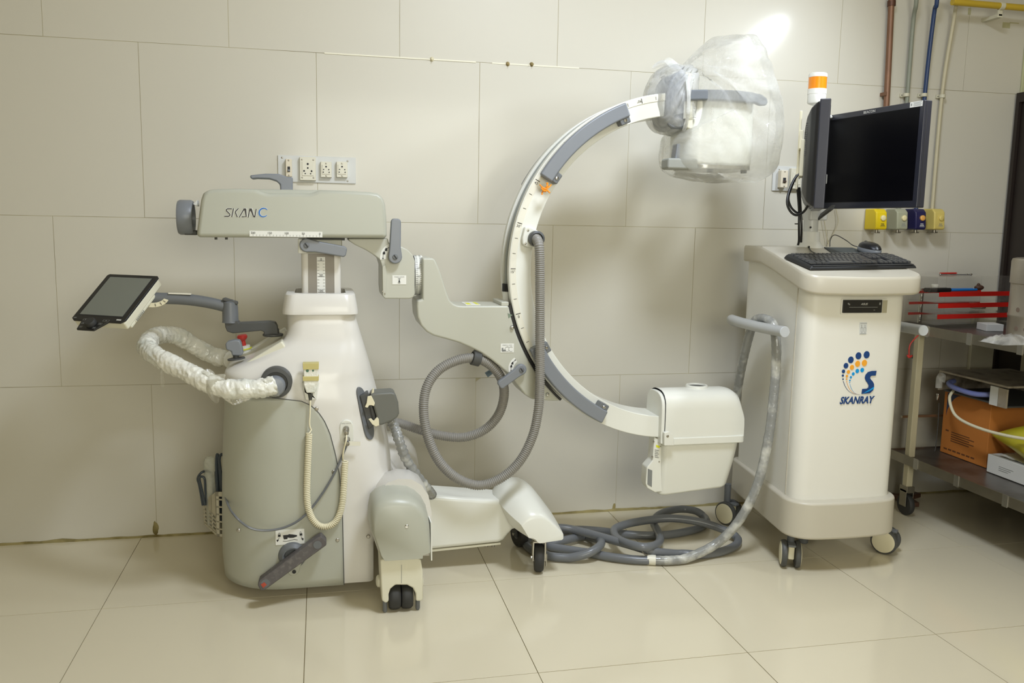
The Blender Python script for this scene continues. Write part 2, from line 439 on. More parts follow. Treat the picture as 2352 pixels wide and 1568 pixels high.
door = struct('door_1', G().box(XR-.03, XR-.001, 2.15, WALL_Y-.03, .01, 1.72), m_dark, bevel=.004)
mesh('door_frame', G().box(XR-.045, XR-.001, WALL_Y-.03, WALL_Y-.012, .01, 1.76).box(XR-.045, XR-.001, 2.10, 2.15, .01, 1.76).box(XR-.045, XR-.001, 2.10, WALL_Y-.03, 1.72, 1.76), m_dark, door)
struct('trim_1', G().box(XR-.022, XR-.001, WALL_Y-.011, WALL_Y-.001, .01, 2.0), m_jambg, bevel=.003)
struct('trim_2', G().box(2.80, 2.92, WALL_Y-.02, WALL_Y-.001, .02, .86), m_jamb, bevel=.004)

fillp = struct('fill_panel_1', G().box(-.30, 1.80, YF, YF+.03, .85, 2.25), m_white, bevel=.004)  # unseen frame added to carry the fill light
mesh('fill_pane', G().box(-.23, .71, YF+.03, YF+.034, .92, 2.18).box(.79, 1.73, YF+.03, YF+.034, .92, 2.18), m_lamp, fillp, flat=True)  # glowing panes added for the fill, not real glazing
# lamps outside the frame that light the room
ld = (Vector((1.2, 3.1, 1.3))-Vector((2.30, 2.20, 2.16))).normalized(); lc = Vector((2.30, 2.20, 2.16))
t = thing('surgical_lamp', (2.45, 2.0, ZC), 'round surgical lamp on a ceiling arm to the right, outside the frame', 'lamp')
mesh('lamp_head', G().lathe([(.19, .02), (.20, -.02), (.17, -.08), (.08, -.12), (.01, -.125)], lc, ld, 36, cap=False), m_white, t, solid=.004)
mesh('lamp_arm', G().sweep(spline([lc-ld*.12, lc-ld*.2+Z_*.04, Vector((2.47, 2.02, 2.45)), Vector((2.45, 2.0, ZC))], 6), .022, 12), m_white, t)
for nm, (x, y), sz in (('ceiling_lamp', (.90, 1.60), .5),):
    t = thing(nm, (x, y, ZC), 'square ceiling lamp above the room, outside the frame', 'lamp')
    mesh('housing', G().box(x-sz/2, x+sz/2, y-.25, y+.25, ZC-.05, ZC), m_white, t, bevel=.006)
    mesh('diffuser', G().box(x-sz/2+.03, x+sz/2-.03, y-.22, y+.22, ZC-.056, ZC-.05), m_lamp, t)

# ------------------------------------------------------------------ wall fittings
def screw(c, ax, r, m, parent, name='screw'):
    return mesh(name, G().lathe([(r, -.004), (r, 0), (r*.8, .0012), (r*.3, .0016)], c, ax, 12), m, parent)
def switchboard(px0, py0, px1, py1, label):
    a, b = at(px0, py0, WALL_Y), at(px1, py1, WALL_Y)
    t = thing('switchboard', ((a.x+b.x)/2, WALL_Y, (a.z+b.z)/2), label, 'switchboard')
    mesh('plate', G().box(a.x, b.x, WALL_Y-.006, WALL_Y+.001, b.z, a.z), m_plate, t, bevel=.0012, seg=2)
    return t
def socket(t, x0, y0, x1, y1, holes, screws):
    a, b = at(x0, y0, WALL_Y-.015), at(x1, y1, WALL_Y-.015); yf = WALL_Y-.022
    s = mesh('socket', G().box(a.x, b.x, yf, WALL_Y-.005, b.z, a.z), m_sock, t, bevel=.002, seg=2)
    w, h = b.x-a.x, a.z-b.z
    mesh('socket_face', G().box(a.x+w*.14, b.x-w*.14, yf-.002, yf, b.z+h*.2, a.z-h*.2), m_sock, s, bevel=.001, seg=2)
    for u, v, r in holes:
        mesh('pin_hole', G().lathe([(r, 0), (r, .0006)], (a.x+w*u, yf-.002, a.z-h*v), (0, -1, 0), 12), m_ink, s)
    for u, v in screws: screw((a.x+w*u, yf, a.z-h*v), (0, -1, 0), .003, m_steel, s)
    return s
sb = switchboard(638, 356, 817, 422, 'white switchboard with three sockets and one switch, behind the grey top handle')
def breaker(t, x0, y0, x1, y1, lever):
    a, b = at(x0, y0, WALL_Y-.02), at(x1, y1, WALL_Y-.02); yf = WALL_Y-.03
    s = mesh('switch', G().box(a.x, b.x, yf, WALL_Y-.005, b.z, a.z), mat('switch_cream', (224, 214, 192), .4), t, bevel=.002, seg=2)
    w, h = b.x-a.x, a.z-b.z
    mesh('switch_slot', G().box(a.x+w*.3, b.x-w*.3, yf-.001, yf, b.z+h*.27, b.z+h*.57), m_ink, s)
    mesh('switch_lever', G().box(a.x+w*.32, b.x-w*.32, yf-.008, yf, b.z+h*.30, b.z+h*.40), lever, s, bevel=.001, seg=2)
    for v in (.08, .92): screw((a.x+w*.5, yf, b.z+h*v), (0, -1, 0), .003, m_steel, s)
breaker(sb, 656, 365, 671, 406, m_hand)
socket(sb, 688, 360, 726, 415, [(.5, .30, .0038), (.5, .47, .0031), (.27, .60, .0033), (.73, .60, .0033), (.34, .71, .0024), (.67, .71, .0024)], [(.15, .12), (.85, .12), (.15, .88), (.85, .88)])
for x in (736, 772.5):
    socket(sb, x, 371, x+26, 408, [(.5, .32, .0031), (.28, .5, .0022), (.74, .5, .0022), (.25, .67, .0022), (.77, .67, .0022)], [(.5, .12), (.5, .9)])
for x, y in ((648, 362), (798.5, 370), (798.5, 415.5)):
    p = at(x, y, WALL_Y-.006); screw(p, (0, -1, 0), .0035, m_steel, sb)
sb2 = switchboard(1775, 381, 1846, 440, 'small white switchboard on the wall just left of the monitor pole')
breaker(sb2, 1792, 391, 1806, 431, mat('brown_lever', (70, 52, 44), .4))
socket(sb2, 1816, 386, 1838, 434, [(.5, .32, .003), (.28, .5, .0022), (.74, .5, .0022)], [(.5, .12), (.5, .9)])
for x, y in ((1790, 389), (1787, 432)):
    screw(at(x, y, WALL_Y-.006), (0, -1, 0), .003, m_steel, sb2)

for k, (x, y, lb) in enumerate(((992, 136, 'pale wall plug furthest left on the upper wall joint'), (1166, 147, 'small dirty wall plug, middle of three on the joint'), (1221, 148, 'brown-edged wall plug nearest the arc, on the upper joint'))):
    c = at(x, y, WALL_Y)
    g = G().lathe([(.008, -.004), (.0085, .001), (.006, .004), (.0045, .009), (.0025, .010)], c, (0, -1, 0), 10)
    g.lathe([(.0015, .0), (.0015, .016)], c+Vector((.001, 0, -.002)), (0, -1, -.3), 8)
    solo('wall_plug', g, mat('plug_%d' % k, ((216, 208, 178), (150, 132, 86), (132, 116, 70))[k], .7, var=.2, scale=60), lb, 'wall plug', c, 'plugs in the upper wall joint')

# medical gas pipes and outlets
def pipe(name, pts, r, m, label):
    P = [at(x, y, Y) for x, y, Y in pts]
    t = thing(name, P[0], label, 'pipe', 'gas pipes on the wall')
    mesh('tube', G().sweep(spline(P, 6), r, 12), m, t)
    return t
pc = pipe('copper_pipe', [(2048, -30, 3.20), (2047, 14, 3.235), (2036, 240, 3.24), (2021, 478, 3.235)], .0125, m_copper, 'brown copper pipe, leftmost of the four wall pipes')
mesh('pipe_joint', G().cyl(at(2048, 2, 3.235), at(2047.5, 14, 3.235), .0165), mat('copper_dark', (92, 62, 48), .5, metal=.5, var=.2), pc)
mesh('support_clip', G().box(at(2029, 212, 3.24).x, at(2033, 212, 3.24).x, 3.228, 3.262, at(2031, 220, 3.24).z, at(2031, 212, 3.24).z), m_copper, pc)
pg = pipe('grey_pipe', [(2106, -30, 3.19), (2104, 10, 3.20), (2097, 55, 3.235), (2084, 220, 3.243), (2064, 480, 3.24)], .0085, m_pgrey, 'grey-green pipe, second from the left on the wall')
pb = pipe('blue_pipe', [(2154, -30, 3.17), (2151, 12, 3.18), (2145, 35, 3.21), (2124, 220, 3.243), (2104, 480, 3.24)], .0085, m_pblue, 'dark blue pipe, bent outward at its top')
pcm = pipe('cream_pipe', [(2200, -30, 3.18), (2196, 12, 3.19), (2190, 50, 3.225), (2164, 215, 3.243), (2141, 480, 3.24)], .0075, m_pcream, 'thin cream pipe, rightmost of the four wall pipes')
for t, (x, y) in ((pg, (2083, 218)), (pb, (2124, 218)), (pcm, (2166, 221))):
    c = at(x, y, 3.24)
    mesh('saddle_clamp', G().box(c.x-.02, c.x+.02, 3.252, 3.264, c.z-.007, c.z+.007).cyl((c.x-.001, 3.243, c.z-.007), (c.x-.001, 3.243, c.z+.007), .0125, n=16), m_jamb, t, bevel=.0015, seg=2)
    for s in (-.015, .015): screw((c.x+s, 3.252, c.z), (0, -1, 0), .0025, m_dgrey, t)
P = [at(2090, -4, 3.17), at(2160, 2, 3.17), at(2352, 10, 3.17), at(2420, 13, 3.17)]
P = [Vector((2.50, 3.17, P[1].z)), Vector((XR, 3.17, P[1].z))]
ty = thing('yellow_pipe', P[0], 'yellow horizontal gas pipe along the top right of the wall', 'pipe', 'gas pipes on the wall')
mesh('tube', G().sweep(P, .013, 14), m_pyel, ty)
cx = at(2288, 10, 3.2).x
mesh('saddle_clamp', G().box(cx-.012, cx+.012, 3.17, 3.263, P[0].z-.045, P[0].z-.03).lathe([(.0165, -.01), (.0165, .01)], (cx, 3.17, P[0].z), X_, 16).box(cx-.01, cx+.01, 3.17, 3.18, P[0].z-.04, P[0].z), m_jamb, ty, bevel=.002, seg=2)
xk = at(2060, 0, 3.2).x
for k, (x0, mt, bt, ib, lb) in enumerate(((1995, m_oy, m_but, m_ink, 'bright yellow gas outlet with a cream button'), (2043, m_og, m_but, m_inkg, 'grey gas outlet between the yellow and navy ones'), (2085, m_on, m_buto, m_lab, 'navy blue gas outlet with an orange button'), (2128, m_oc, m_oc, m_inkg, 'cream yellow gas outlet furthest right under the cream pipe'))):
    a, b = at(x0, 479, 3.22), at(x0+44, 528, 3.22)
    t = thing('gas_outlet', ((a.x+b.x)/2, WALL_Y, b.z), lb, 'gas outlet', 'gas outlets below the pipes')
    w = .052; y0, y1 = WALL_Y-.085, WALL_Y-.002; z0, z1 = b.z, a.z
    g = G(); prof = [(y1, z0), (y0+.004, z0), (y0, z0+.008), (y0+.006, z1-.014), (y0+.022, z1), (y1, z1)]
    g.add([(a.x+.012, y, z) for y, z in prof]+[(a.x+.012+w, y, z) for y, z in prof], [(5, 4, 3, 2, 1, 0), (6, 7, 8, 9, 10, 11)]+[(i, (i+1) % 6, (i+1) % 6+6, i+6) for i in range(6)])
    mesh('cover', g, mt, t, bevel=.006, seg=3)
    xc = a.x+.012+w*.6; zc = z0+(z1-z0)*.56
    mesh('button', G().lathe([(.0115, -.002), (.0115, .004), (.009, .006), (.004, .0065)], (xc, y0+.002, zc), (0, -1, .05), 18), bt, t)
    g = G()
    for q in range(3): g.box(xc-.012+.002*q, xc+.012-.003*q, y0+.0004, y0+.003, z0+.011+q*.006, z0+.0135+q*.006)
    mesh('marking', g, ib, t, flat=True)
    mesh('nozzle', G().cyl((xc-.008, y0+.03, z0+.002), (xc-.008, y0+.03, z0-.012), .007).box(xc-.018, xc+.006, y0+.024, y0+.05, z0-.014, z0-.008), m_steel, t)

# ------------------------------------------------------------------ mobile X-ray C-arm
YC = 2.83
cm = thing('c_arm_machine', (-.05, YC, 0), 'large white and grey mobile X-ray C-arm machine standing before the tiled wall', 'x-ray machine')
# body: stacked rounded sections between the left and right outlines seen in the photo
LEFT = sorted([(z, x) for x, z in xz([(536, 1322), (523, 1300), (518, 1250), (517, 1180), (517, 1050), (520, 970), (523, 915), (524, 870), (523, 848), (527, 834), (545, 824), (580, 811), (612, 795), (640, 779), (657, 767), (662, 752), (662, 722)], YC)])
RIGHT = sorted([(z, x) for x, z in xz([(850, 1330), (850, 1195), (868, 1150), (886, 1110), (893, 1075), (892, 1030), (887, 985), (868, 905), (846, 823), (815, 722)], YC)])
YH = [(.0, .20), (.05, .215), (.30, .215), (.5, .207), (.62, .20), (.70, .188), (.755, .168), (.80, .145), (.86, .13), (.95, .125)]
RL = [(0, .19), (.45, .19), (.60, .17), (.66, .10), (.72, .06), (.80, .05), (.95, .05)]
RR = [(0, .02), (.24, .02), (.34, .10), (.5, .15), (.68, .14), (.78, .08), (.84, .055), (.95, .05)]
def body_ring(z, grow=0):
    return [(x, y, z) for x, y in rrect(interp(LEFT, z)-grow, interp(RIGHT, z)+grow, YC-interp(YH, z)-grow, YC+interp(YH, z)+grow, interp(RL, z), interp(RR, z), 9)]
zb, zt = .045, .893
zs = [zb+(zt-zb)*k/56 for k in range(57)]
g = G().loft([body_ring(z) for z in zs])
body = mesh('body_shell', g, m_white, cm, ang=60)
# grey lower panel wrapping the rear of the body
XC = sorted([(z, x) for x, z in xz([(790, 1337), (786, 1150), (779, 1085), (770, 1040), (758, 995), (745, 966), (730, 945), (712, 930), (690, 921), (660, 916), (625, 914)], 2.62)])
ztop = XC[-1][0]
def panel_ring(z, gr):
    xl = interp(LEFT, z)-gr; y0 = YC-interp(YH, z)-gr; y1 = YC+interp(YH, z)+gr; rl = min(interp(RL, z), (y1-y0)/2*.98); xc = max(interp(XC, z), xl+.02)
    pts = []
    for k in range(13): pts.append((xc+(xl+rl-xc)*k/12 if xc > xl+rl else xc, y0))
    for k in range(1, 17):
        t = math.radians(270-90*k/16); pts.append((xl+rl+rl*math.cos(t), y0+rl+rl*math.sin(t)))
    for k in range(17):
        t = math.radians(180-90*k/16); pts.append((xl+rl+rl*math.cos(t), y1-rl+rl*math.sin(t)))
    for k in range(13): pts.append((xl+rl+(xc-xl-rl)*k/12 if xc > xl+rl else xc, y1))
    return [(min(x, xc), y, z) for x, y in pts]
zz = [.042+(ztop-.042)*(k/40)**.85 for k in range(41)]
g = G().loft([panel_ring(z, .003) for z in zz], cap=False, closed=False)
mesh('lower_panel', g, m_gpan, cm, solid=.005, ang=60)
def surf_y(x, z, gr=.0):
    """near-side y of the body shell at (x, z), rounded corners included"""
    y0 = YC-interp(YH, z); xr = interp(RIGHT, z); rr = interp(RR, z)
    if x > xr-rr:
        dx = min(x-(xr-rr), rr*.995); y0 += rr-math.sqrt(rr*rr-dx*dx)
    return y0-gr
def near_y(z, gr=.006): return YC-interp(YH, z)-gr
g = G()
for k in range(len(zz)-1):
    for e in ((zz[k], zz[k+1]),):
        a = (max(interp(XC, e[0]), -9), near_y(e[0], .0062), e[0]); b = (interp(XC, e[1]), near_y(e[1], .0062), e[1])
        t = (Vector(b)-Vector(a)); nn = Vector((t.z, 0, -t.x)).normalized()*.0012
        g.add([Vector(a)-nn, Vector(a)+nn, Vector(b)+nn, Vector(b)-nn], [(0, 1, 2, 3)])
mesh('panel_seam', g, m_dgrey, cm, flat=True)
for x, y in ((727, 941), (766, 1084), (775, 1240), (548, 1218), (846, 1232)):
    p = at(x, y, 2.61); screw((p.x, near_y(p.z), p.z), (0, -1, 0), .006, m_steel, cm)
# console deck on the sloping top, with its pale edge
def deck(px, py, Y): return at(px, py, Y)
a, b = at(555, 812, 2.99), at(655, 752, 2.99)
dv = (b-a).normalized(); nv = Vector((-dv.z, 0, dv.x))
c = (a+b)/2-nv*.012; c.y = 2.975
g = G().obox(c, dv*((b-a).length/2), Vector((0, .02, 0)), nv*.014)
mesh('console_rim', g, m_cover, cm, bevel=.004)
c2 = Vector((c.x, YC+.0, c.z))-nv*.004
mesh('console_deck', G().obox(c2, dv*((b-a).length/2), Vector((0, .15, 0)), nv*.012), m_cream, cm, bevel=.006)
# emergency stop
q = at(560, 793, 2.93); nv = Vector((-.15, -.06, 1)).normalized()
stop = mesh('emergency_stop', G().lathe([(.008, -.004), (.0075, .016), (.012, .02), (.0165, .026), (.0165, .032), (.013, .036), (.004, .037)], q, nv, 24), m_red, cm)
mesh('stop_base', G().lathe([(.02, -.03), (.02, -.002), (.017, .0)], q, nv, 24), m_cover, stop)
mesh('warning_disc', G().lathe([(.024, -.012), (.024, -.009)], q, nv, 24), m_yel, stop)
# direction knob on the deck
p = at(543, 822, 2.72)
g = G().lathe([(.026, 0), (.026, .004), (.009, .005), (.009, .014)], p-Z_*.004, (-.12, 0, 1), 24)
kn = mesh('knob_base', g, m_dgrey, cm)
bl = [(-.028, .028), (-.030, .046), (-.022, .054), (.0, .058), (.012, .056), (.016, .046), (.021, .016), (.016, .008), (-.012, .010), (-.013, .022)]
g = G().prism([(p.x+u, p.z+w) for u, w in bl], p.y-.017, p.y+.017)
mesh('knob_lever', g, m_hand, kn, bevel=.006)
# column collar, column, bracket
a, b = at(647, 675, 2.695), at(823, 722, 2.695)
zs_ = [(b.z, 0), (b.z+.05*.2, .0), (a.z-.004, -.008), (a.z, -.012)]
rings = [[(x, y, z) for x, y in rrect(a.x-e, b.x+e, 2.69-e, 2.97+e, .035, None, 7)] for z, e in zs_]
inn = [[(x, y, z) for x, y in rrect(a.x+.036, b.x-.036, 2.735, 2.925, .02, None, 7)] for z in (a.z, a.z-.03)]
g = G().loft(rings+inn); coll = mesh('column_collar', g, m_white, cm, ang=40)
cl, cr = at(692, 620, 2.755).x, at(783, 620, 2.755).x
ztopc = at(740, 556, 2.76).z; zbotc = a.z-.05
colm = mesh('column', G().prismz(rrect(cl, cr, 2.755, 2.905, .012), zbotc, ztopc), m_white, cm, ang=40)
x0, x1 = at(708, 620, 2.755).x, at(768, 620, 2.755).x
mesh('column_strip', G().box(x0, x1, 2.7535, 2.757, zbotc, at(740, 583, 2.755).z), mat('strip_grey', (140, 134, 124), .5, metal=.2, var=.06), colm)
x0, x1 = at(728, 620, 2.752).x, at(747, 620, 2.752).x
z0, z1 = at(738, 673, 2.752).z, at(738, 590, 2.752).z
rul = mesh('height_scale', G().box(x0, x1, 2.7525, 2.7538, z0, z1), m_lab, colm)
g = G(); n = 11
zt0, zt1 = at(738, 599, 2.752).z, at(738, 671, 2.752).z
for k in range(n):
    z = zt0+(zt1-zt0)*k/(n-1)
    if k % 5 == 0: g.box(x0+.002, x1-.002, 2.7519, 2.7526, z-.0006, z+.0006)
    else:
        g.box(x0+.001, x0+.007, 2.7519, 2.7526, z-.0004, z+.0004); g.box(x1-.007, x1-.001, 2.7519, 2.7526, z-.0004, z+.0004)
mesh('scale_tick', g, m_ink, rul, flat=True)
for s, y in (('0', 595.5), ('50', 631.5), ('100', 667)):
    p = at(737.5, y, 2.7518); text(s, p, X_, Z_, .0072, m_ink, rul)
a, b = at(688, 549, 2.745), at(786, 582, 2.745)
mesh('column_bracket', G().box(a.x, b.x, 2.745, 2.915, b.z, a.z), m_garm, cm, bevel=.004)
a, b = at(684, 548, 2.735), at(705, 582, 2.735)
mesh('lock_block', G().box(a.x, b.x, 2.735, 2.80, b.z, a.z), m_cover, cm, bevel=.003)
def lever(pivot, tip, w0, w1, Y, th, name, m):
    a, b = at(pivot[0], pivot[1], Y), at(tip[0], tip[1], Y); d = (b-a); d.y = 0; L = d.length; d.normalize(); n = Vector((-d.z, 0, d.x))
    pts = []
    for k in range(9):
        t = PI/2+PI*k/8; pts.append((w0*math.cos(t), w0*math.sin(t)))
    pts += [(L*.25, -w0*.78), (L-.006, -w1), (L, -w1+.006), (L, w1-.006), (L-.006, w1), (L*.25, w0*.86)]
    g = G().oprism(pts, (a.x, Y, a.z), d, n, (0, th, 0))
    o = mesh(name, g, m, cm, bevel=.005)
    mesh('pivot_screw', G().lathe([(.0085, -.001), (.0085, .002), (.007, .0035), (.002, .004)], (a.x, Y, a.z), (0, -1, 0), 18), m_hand2, o)
    mesh('screw_slot', G().obox((a.x, Y-.0041, a.z), (.0011, 0, .0015), (0, .0006, 0), (-.004, 0, .0055)), m_ink, o)
    return o
# boom (top box)
bpx = [(451, 545), (452, 528), (457, 487), (461, 458), (466, 444), (474, 437), (490, 434.5), (540, 433), (585, 434), (593, 436), (606, 441), (617, 444), (640, 443.5), (690, 443.5), (712, 444), (724, 440), (735, 436), (800, 438), (850, 441), (868, 444), (879, 452), (885, 470), (888, 505), (889, 547)]
BY0, BY1 = 2.70, 2.95
bpx2 = [p for p in bpx if not (588 < p[0] < 730)]
boom = mesh('boom_cover', G().prism(xz(bpx2, BY0+.035), BY0+.035, BY1), m_gpan, cm, bevel=.012, seg=4, ang=28)
mesh('boom_front', G().prism(xz(bpx, BY0), BY0, BY0+.05), m_gpan, boom, bevel=.013, seg=4, ang=28)
for x in (496, 520): 
    p = at(x, 547, 2.74); mesh('foot_stud', G().cyl(p+Z_*.004, p-Z_*.004, .004, n=10), m_dgrey, boom)
a, b = at(704, 546, 2.75), at(792, 552, 2.75)
mesh('slide_plate', G().box(a.x, b.x, 2.75, 2.9, b.z, a.z+.004), m_dgrey, boom)
# wording on the boom
def bp(u, v, Y=BY0): return at(480+u*180/2016, 420+v*140/1568, Y)
def glyph(strokes, w, m, Y, nm='lettering'):
    g = G()
    for st in strokes:
        pts = [(bp(u, v).x, bp(u, v).z) for u, v in st]
        g.strip(pts, w, (0, Y, 0), X_, Z_, (0, -.0004, 0))
    return mesh(nm, g, m, boom, flat=True)
letters = [[(588, 664), (478, 664), (445, 690), (450, 715), (535, 800), (540, 830), (510, 856), (400, 858)], [(632, 655), (588, 872)], [(758, 656), (682, 735), (682, 760), (728, 874)], [(783, 880), (905, 665)], [(905, 665), (935, 665), (958, 866), (850, 868)], [(1012, 882), (1052, 668)], [(1052, 668), (1080, 670), (1150, 870), (1185, 872)], [(1178, 880), (1216, 668)]]
glyph(letters, .0052, m_lab, BY0-.0002, 'lettering_outline')
glyph(letters, .0031, m_logog, BY0-.0007)
cc = bp(1405, 760); rr_ = .0126; g = G(); g2 = G(); pts = []; ws = []
for k in range(27):
    t = math.radians(38+(322-38)*k/26); pts.append((cc.x+rr_*1.0*math.cos(t)+.0012*math.sin(t), cc.z+rr_*math.sin(t))); ws.append(.0022+.0022*math.sin(PI*k/26))
g2.strip(pts, [w+.0018 for w in ws], (0, BY0-.0002, 0), X_, Z_, (0, -.0004, 0)); mesh('lettering_outline', g2, m_lab, boom, flat=True)
g.strip(pts, ws, (0, BY0-.0007, 0), X_, Z_, (0, -.0004, 0)); mesh('lettering', g, m_logob, boom, flat=True)
# slide scale
a, b = at(573, 529.5, BY0), at(740.5, 545, BY0)
rul = mesh('slide_scale', G().box(a.x, b.x, BY0-.0008, BY0+.001, b.z, a.z), m_lab, boom)
g = G(); xa, xb = at(581.5, 540, BY0).x, at(734.5, 540, BY0).x
for k in range(21):
    x = xa+(xb-xa)*k/20; hh = .0095 if k % 5 == 0 else .006
    g.box(x-.0004, x+.0004, BY0-.0014, BY0-.0008, b.z+.0012, b.z+hh)
mesh('scale_tick', g, m_inkg, rul, flat=True)
for s, k in (('200', 0), ('150', 5), ('100', 10), ('50', 15), ('0', 20)):
    text(s, (xa+(xb-xa)*k/20, BY0-.0012, a.z-.0062), X_, Z_, .0062, m_ink, rul)
# hand wheel at the rear end of the boom
a = at(418, 499, YC); rw = (at(418, 458, 2.78).z-at(418, 540, 2.78).z)/2
xw = at(404, 499, YC-.05).x; tw = .044
prof = [(rw*.74, tw), (rw*.93, tw), (rw, tw-.006), (rw, .006), (rw*.94, 0), (rw*.74, 0), (rw*.70, .008), (rw*.70, tw-.008), (rw*.74, tw)]
cw = (xw, YC, a.z)
wh = mesh('hand_wheel', G().lathe(prof, cw, X_, 40, cap=False), m_hand, cm, ang=45)
mesh('wheel_arm', G().box(xw+tw*.4, at(455, 545, YC).x, YC-.02, YC+.02, cw[2]-rw*1.0, cw[2]-rw*.72), m_dgrey, wh, bevel=.004)
p = at(448, 466, 2.79); mesh('latch', G().prism(xz([(444, 468), (454, 459), (455, 474), (448, 472)], 2.82), 2.81, 2.85), m_lab, cm, bevel=.002)
# top handle
hp = [(573, 404), (577, 402), (610, 398.5), (640, 399), (652, 403), (660, 406), (672, 406), (672, 450), (644, 450), (643, 424), (634, 416), (618, 411), (590, 410), (577, 411.5)]
mesh('top_handle', G().prism(xz(hp, 2.80), 2.795, 2.845), m_hand, cm, bevel=.006)
lever((704, 563), (796, 579), .021, .0165, 2.712, .020, 'column_lever', m_hand)
# yoke housing below the boom's front end
yk = [(800, 547), (891, 547), (893, 556), (897, 562), (922, 566), (936, 573), (948, 585), (953, 600), (953, 676), (948, 684), (941, 686), (884, 686), (879, 680), (877, 660), (877, 612), (872, 596), (862, 588), (840, 574), (815, 562), (801, 553)]
yoke = mesh('yoke_housing', G().prism(xz(yk, 2.745), 2.745, 2.915), m_garm, cm, bevel=.006, ang=28)
g = G().prism(xz([(878, 612), (886, 607), (889, 640), (886, 676), (882, 684), (879, 678)], 2.741), 2.7405, 2.75); mesh('side_cover', g, m_garm, yoke, bevel=.002)
for x, y in ((879, 669), (884, 674)): p = at(x, y, 2.74); screw(p, (0, -1, 0), .0028, m_steel, yoke)
lever((908, 590), (910, 502), .0215, .0155, 2.722, .022, 'yoke_lever', m_hand)
def arc_label(c, r0, r1, a0, a1, Y, parent):
    cx, cz = c; g = G(); n = 14
    pts = [(cx+r1*math.cos(math.radians(a0+(a1-a0)*k/n)), cz+r1*math.sin(math.radians(a0+(a1-a0)*k/n))) for k in range(n+1)]
    pts += [(cx+r0*math.cos(math.radians(a1+(a0-a1)*k/n)), cz+r0*math.sin(math.radians(a1+(a0-a1)*k/n))) for k in range(n+1)]
    o = mesh('lock_label', g.prism(pts, Y-.0008, Y+.001), m_lab, parent, flat=True)
    g = G(); rm = (r0+r1)/2; s = (r1-r0)*.20
    for f, kind in ((.16, 0), (.38, 1), (.62, 1), (.84, 0)):
        t = math.radians(a0+(a1-a0)*f); x, z = cx+rm*math.cos(t), cz+rm*math.sin(t); tx, tz = -math.sin(t), math.cos(t)
        if kind:
            g.box(x-s, x+s, Y-.0014, Y-.0008, z-s, z+s*.6)
            g.lathe([(s*.8, 0), (s*.5, .0005)], (x+s*.2, Y-.0009, z+s*.8), (0, -1, 0), 10)
        else:
            sg = -1 if f < .5 else 1
            g.oprism([(-2.1*s, -.2*s), (1.0*s, -.2*s), (1.0*s, -.8*s), (2.4*s, 0), (1.0*s, .8*s), (1.0*s, .2*s), (-2.1*s, .2*s)], (x, Y-.0008, z), (tx*sg, 0, tz*sg), (-tz*sg, 0, tx*sg), (0, -.0005, 0))
    mesh('lock_symbol', g, m_ink, o, flat=True)
p = at(908, 592, 2.745); arc_label((p.x-.001, p.z), .028, .047, 108, 188, 2.7445, yoke)
def sticker(px0, py0, px1, py1, Y, parent, title, kind):
    a, b = at(px0, py0, Y), at(px1, py1, Y)
    o = mesh('sticker', G().box(a.x, b.x, Y-.0008, Y+.001, b.z, a.z), m_lab, parent, flat=True)
    w, h = b.x-a.x, a.z-b.z; yy = Y-.0012
    if title: text(title, ((a.x+b.x)/2, yy, a.z-h*.17), X_, Z_, h*.13, m_inkg, o, width=w*.74)
    g = G(); cx = (a.x+b.x)/2
    if kind == 'yoke':
        zc = b.z+h*.40
        for sg in (1, -1):
            g.strip([(cx+w*.10*math.cos(t), zc+sg*(h*.20)+w*.05*math.sin(t)*sg) for t in [PI*k/8 for k in range(9)]], .0009, (0, yy, 0), X_, Z_, (0, -.0004, 0))
        g.box(cx-w*.03, cx+w*.03, yy-.0004, yy, zc-h*.24, zc+h*.24); g.prism([(cx-w*.08, zc-h*.16), (cx+w*.08, zc-h*.16), (cx+w*.03, zc+h*.05), (cx-w*.03, zc+h*.05)], yy-.0004, yy)
    else:
        zc = b.z+h*.38
        for cx2, r in ((a.x+w*.50, h*.26), (a.x+w*.78, h*.26)):
            g.strip([(cx2+r*math.cos(t), zc+r*math.sin(t)) for t in [math.radians(50+260*k/14) for k in range(15)]], .0011, (0, yy, 0), X_, Z_, (0, -.0004, 0))
        g.box(a.x+w*.08, a.x+w*.20, yy-.0004, yy, zc-h*.25, zc+h*.16); g.box(a.x+w*.18, a.x+w*.38, yy-.0004, yy, zc-h*.25, zc-h*.05)
    mesh('sticker_symbol', g, m_inkg, o, flat=True)
    return o
sticker(901, 632, 933, 653, 2.7445, yoke, 'YOKE LOCK', 'yoke')
# graduated rotation ring
c1, c2 = at(953, 634, YC), at(969, 634, YC)
rr_ = (at(960, 588, YC-.06).z-at(960, 680, YC-.06).z)/2
cz = (at(960, 588, YC-.06).z+at(960, 680, YC-.06).z)/2
x0r, x1r = at(951, 634, YC-.06).x, at(969, 634, YC-.06).x
mesh('ring_gap', G().cyl((x0r-.004, YC, cz), (x0r+.008, YC, cz), rr_*.985, n=48), m_blk, cm)
ring = mesh('angle_ring', G().lathe([(rr_*.9, .004), (rr_, .005), (rr_, x1r-x0r+.006)], (x0r, YC, cz), X_, 56), m_lab, cm)
g = G()
for k in range(-16, 17):
    t = math.radians(k*6); y, z = YC-rr_*math.cos(t)*1.003, cz-rr_*math.sin(t)*1.003
    for xa, xb in ((x0r+.006, x0r+.013), (x1r-.006, x1r)): g.obox(((xa+xb)/2, y, z), ((xb-xa)/2, 0, 0), (0, .0004*math.cos(t), .0004*math.sin(t)), (0, -.0007*math.sin(t), .0007*math.cos(t)))
mesh('scale_tick', g, m_inkg, ring, flat=True)
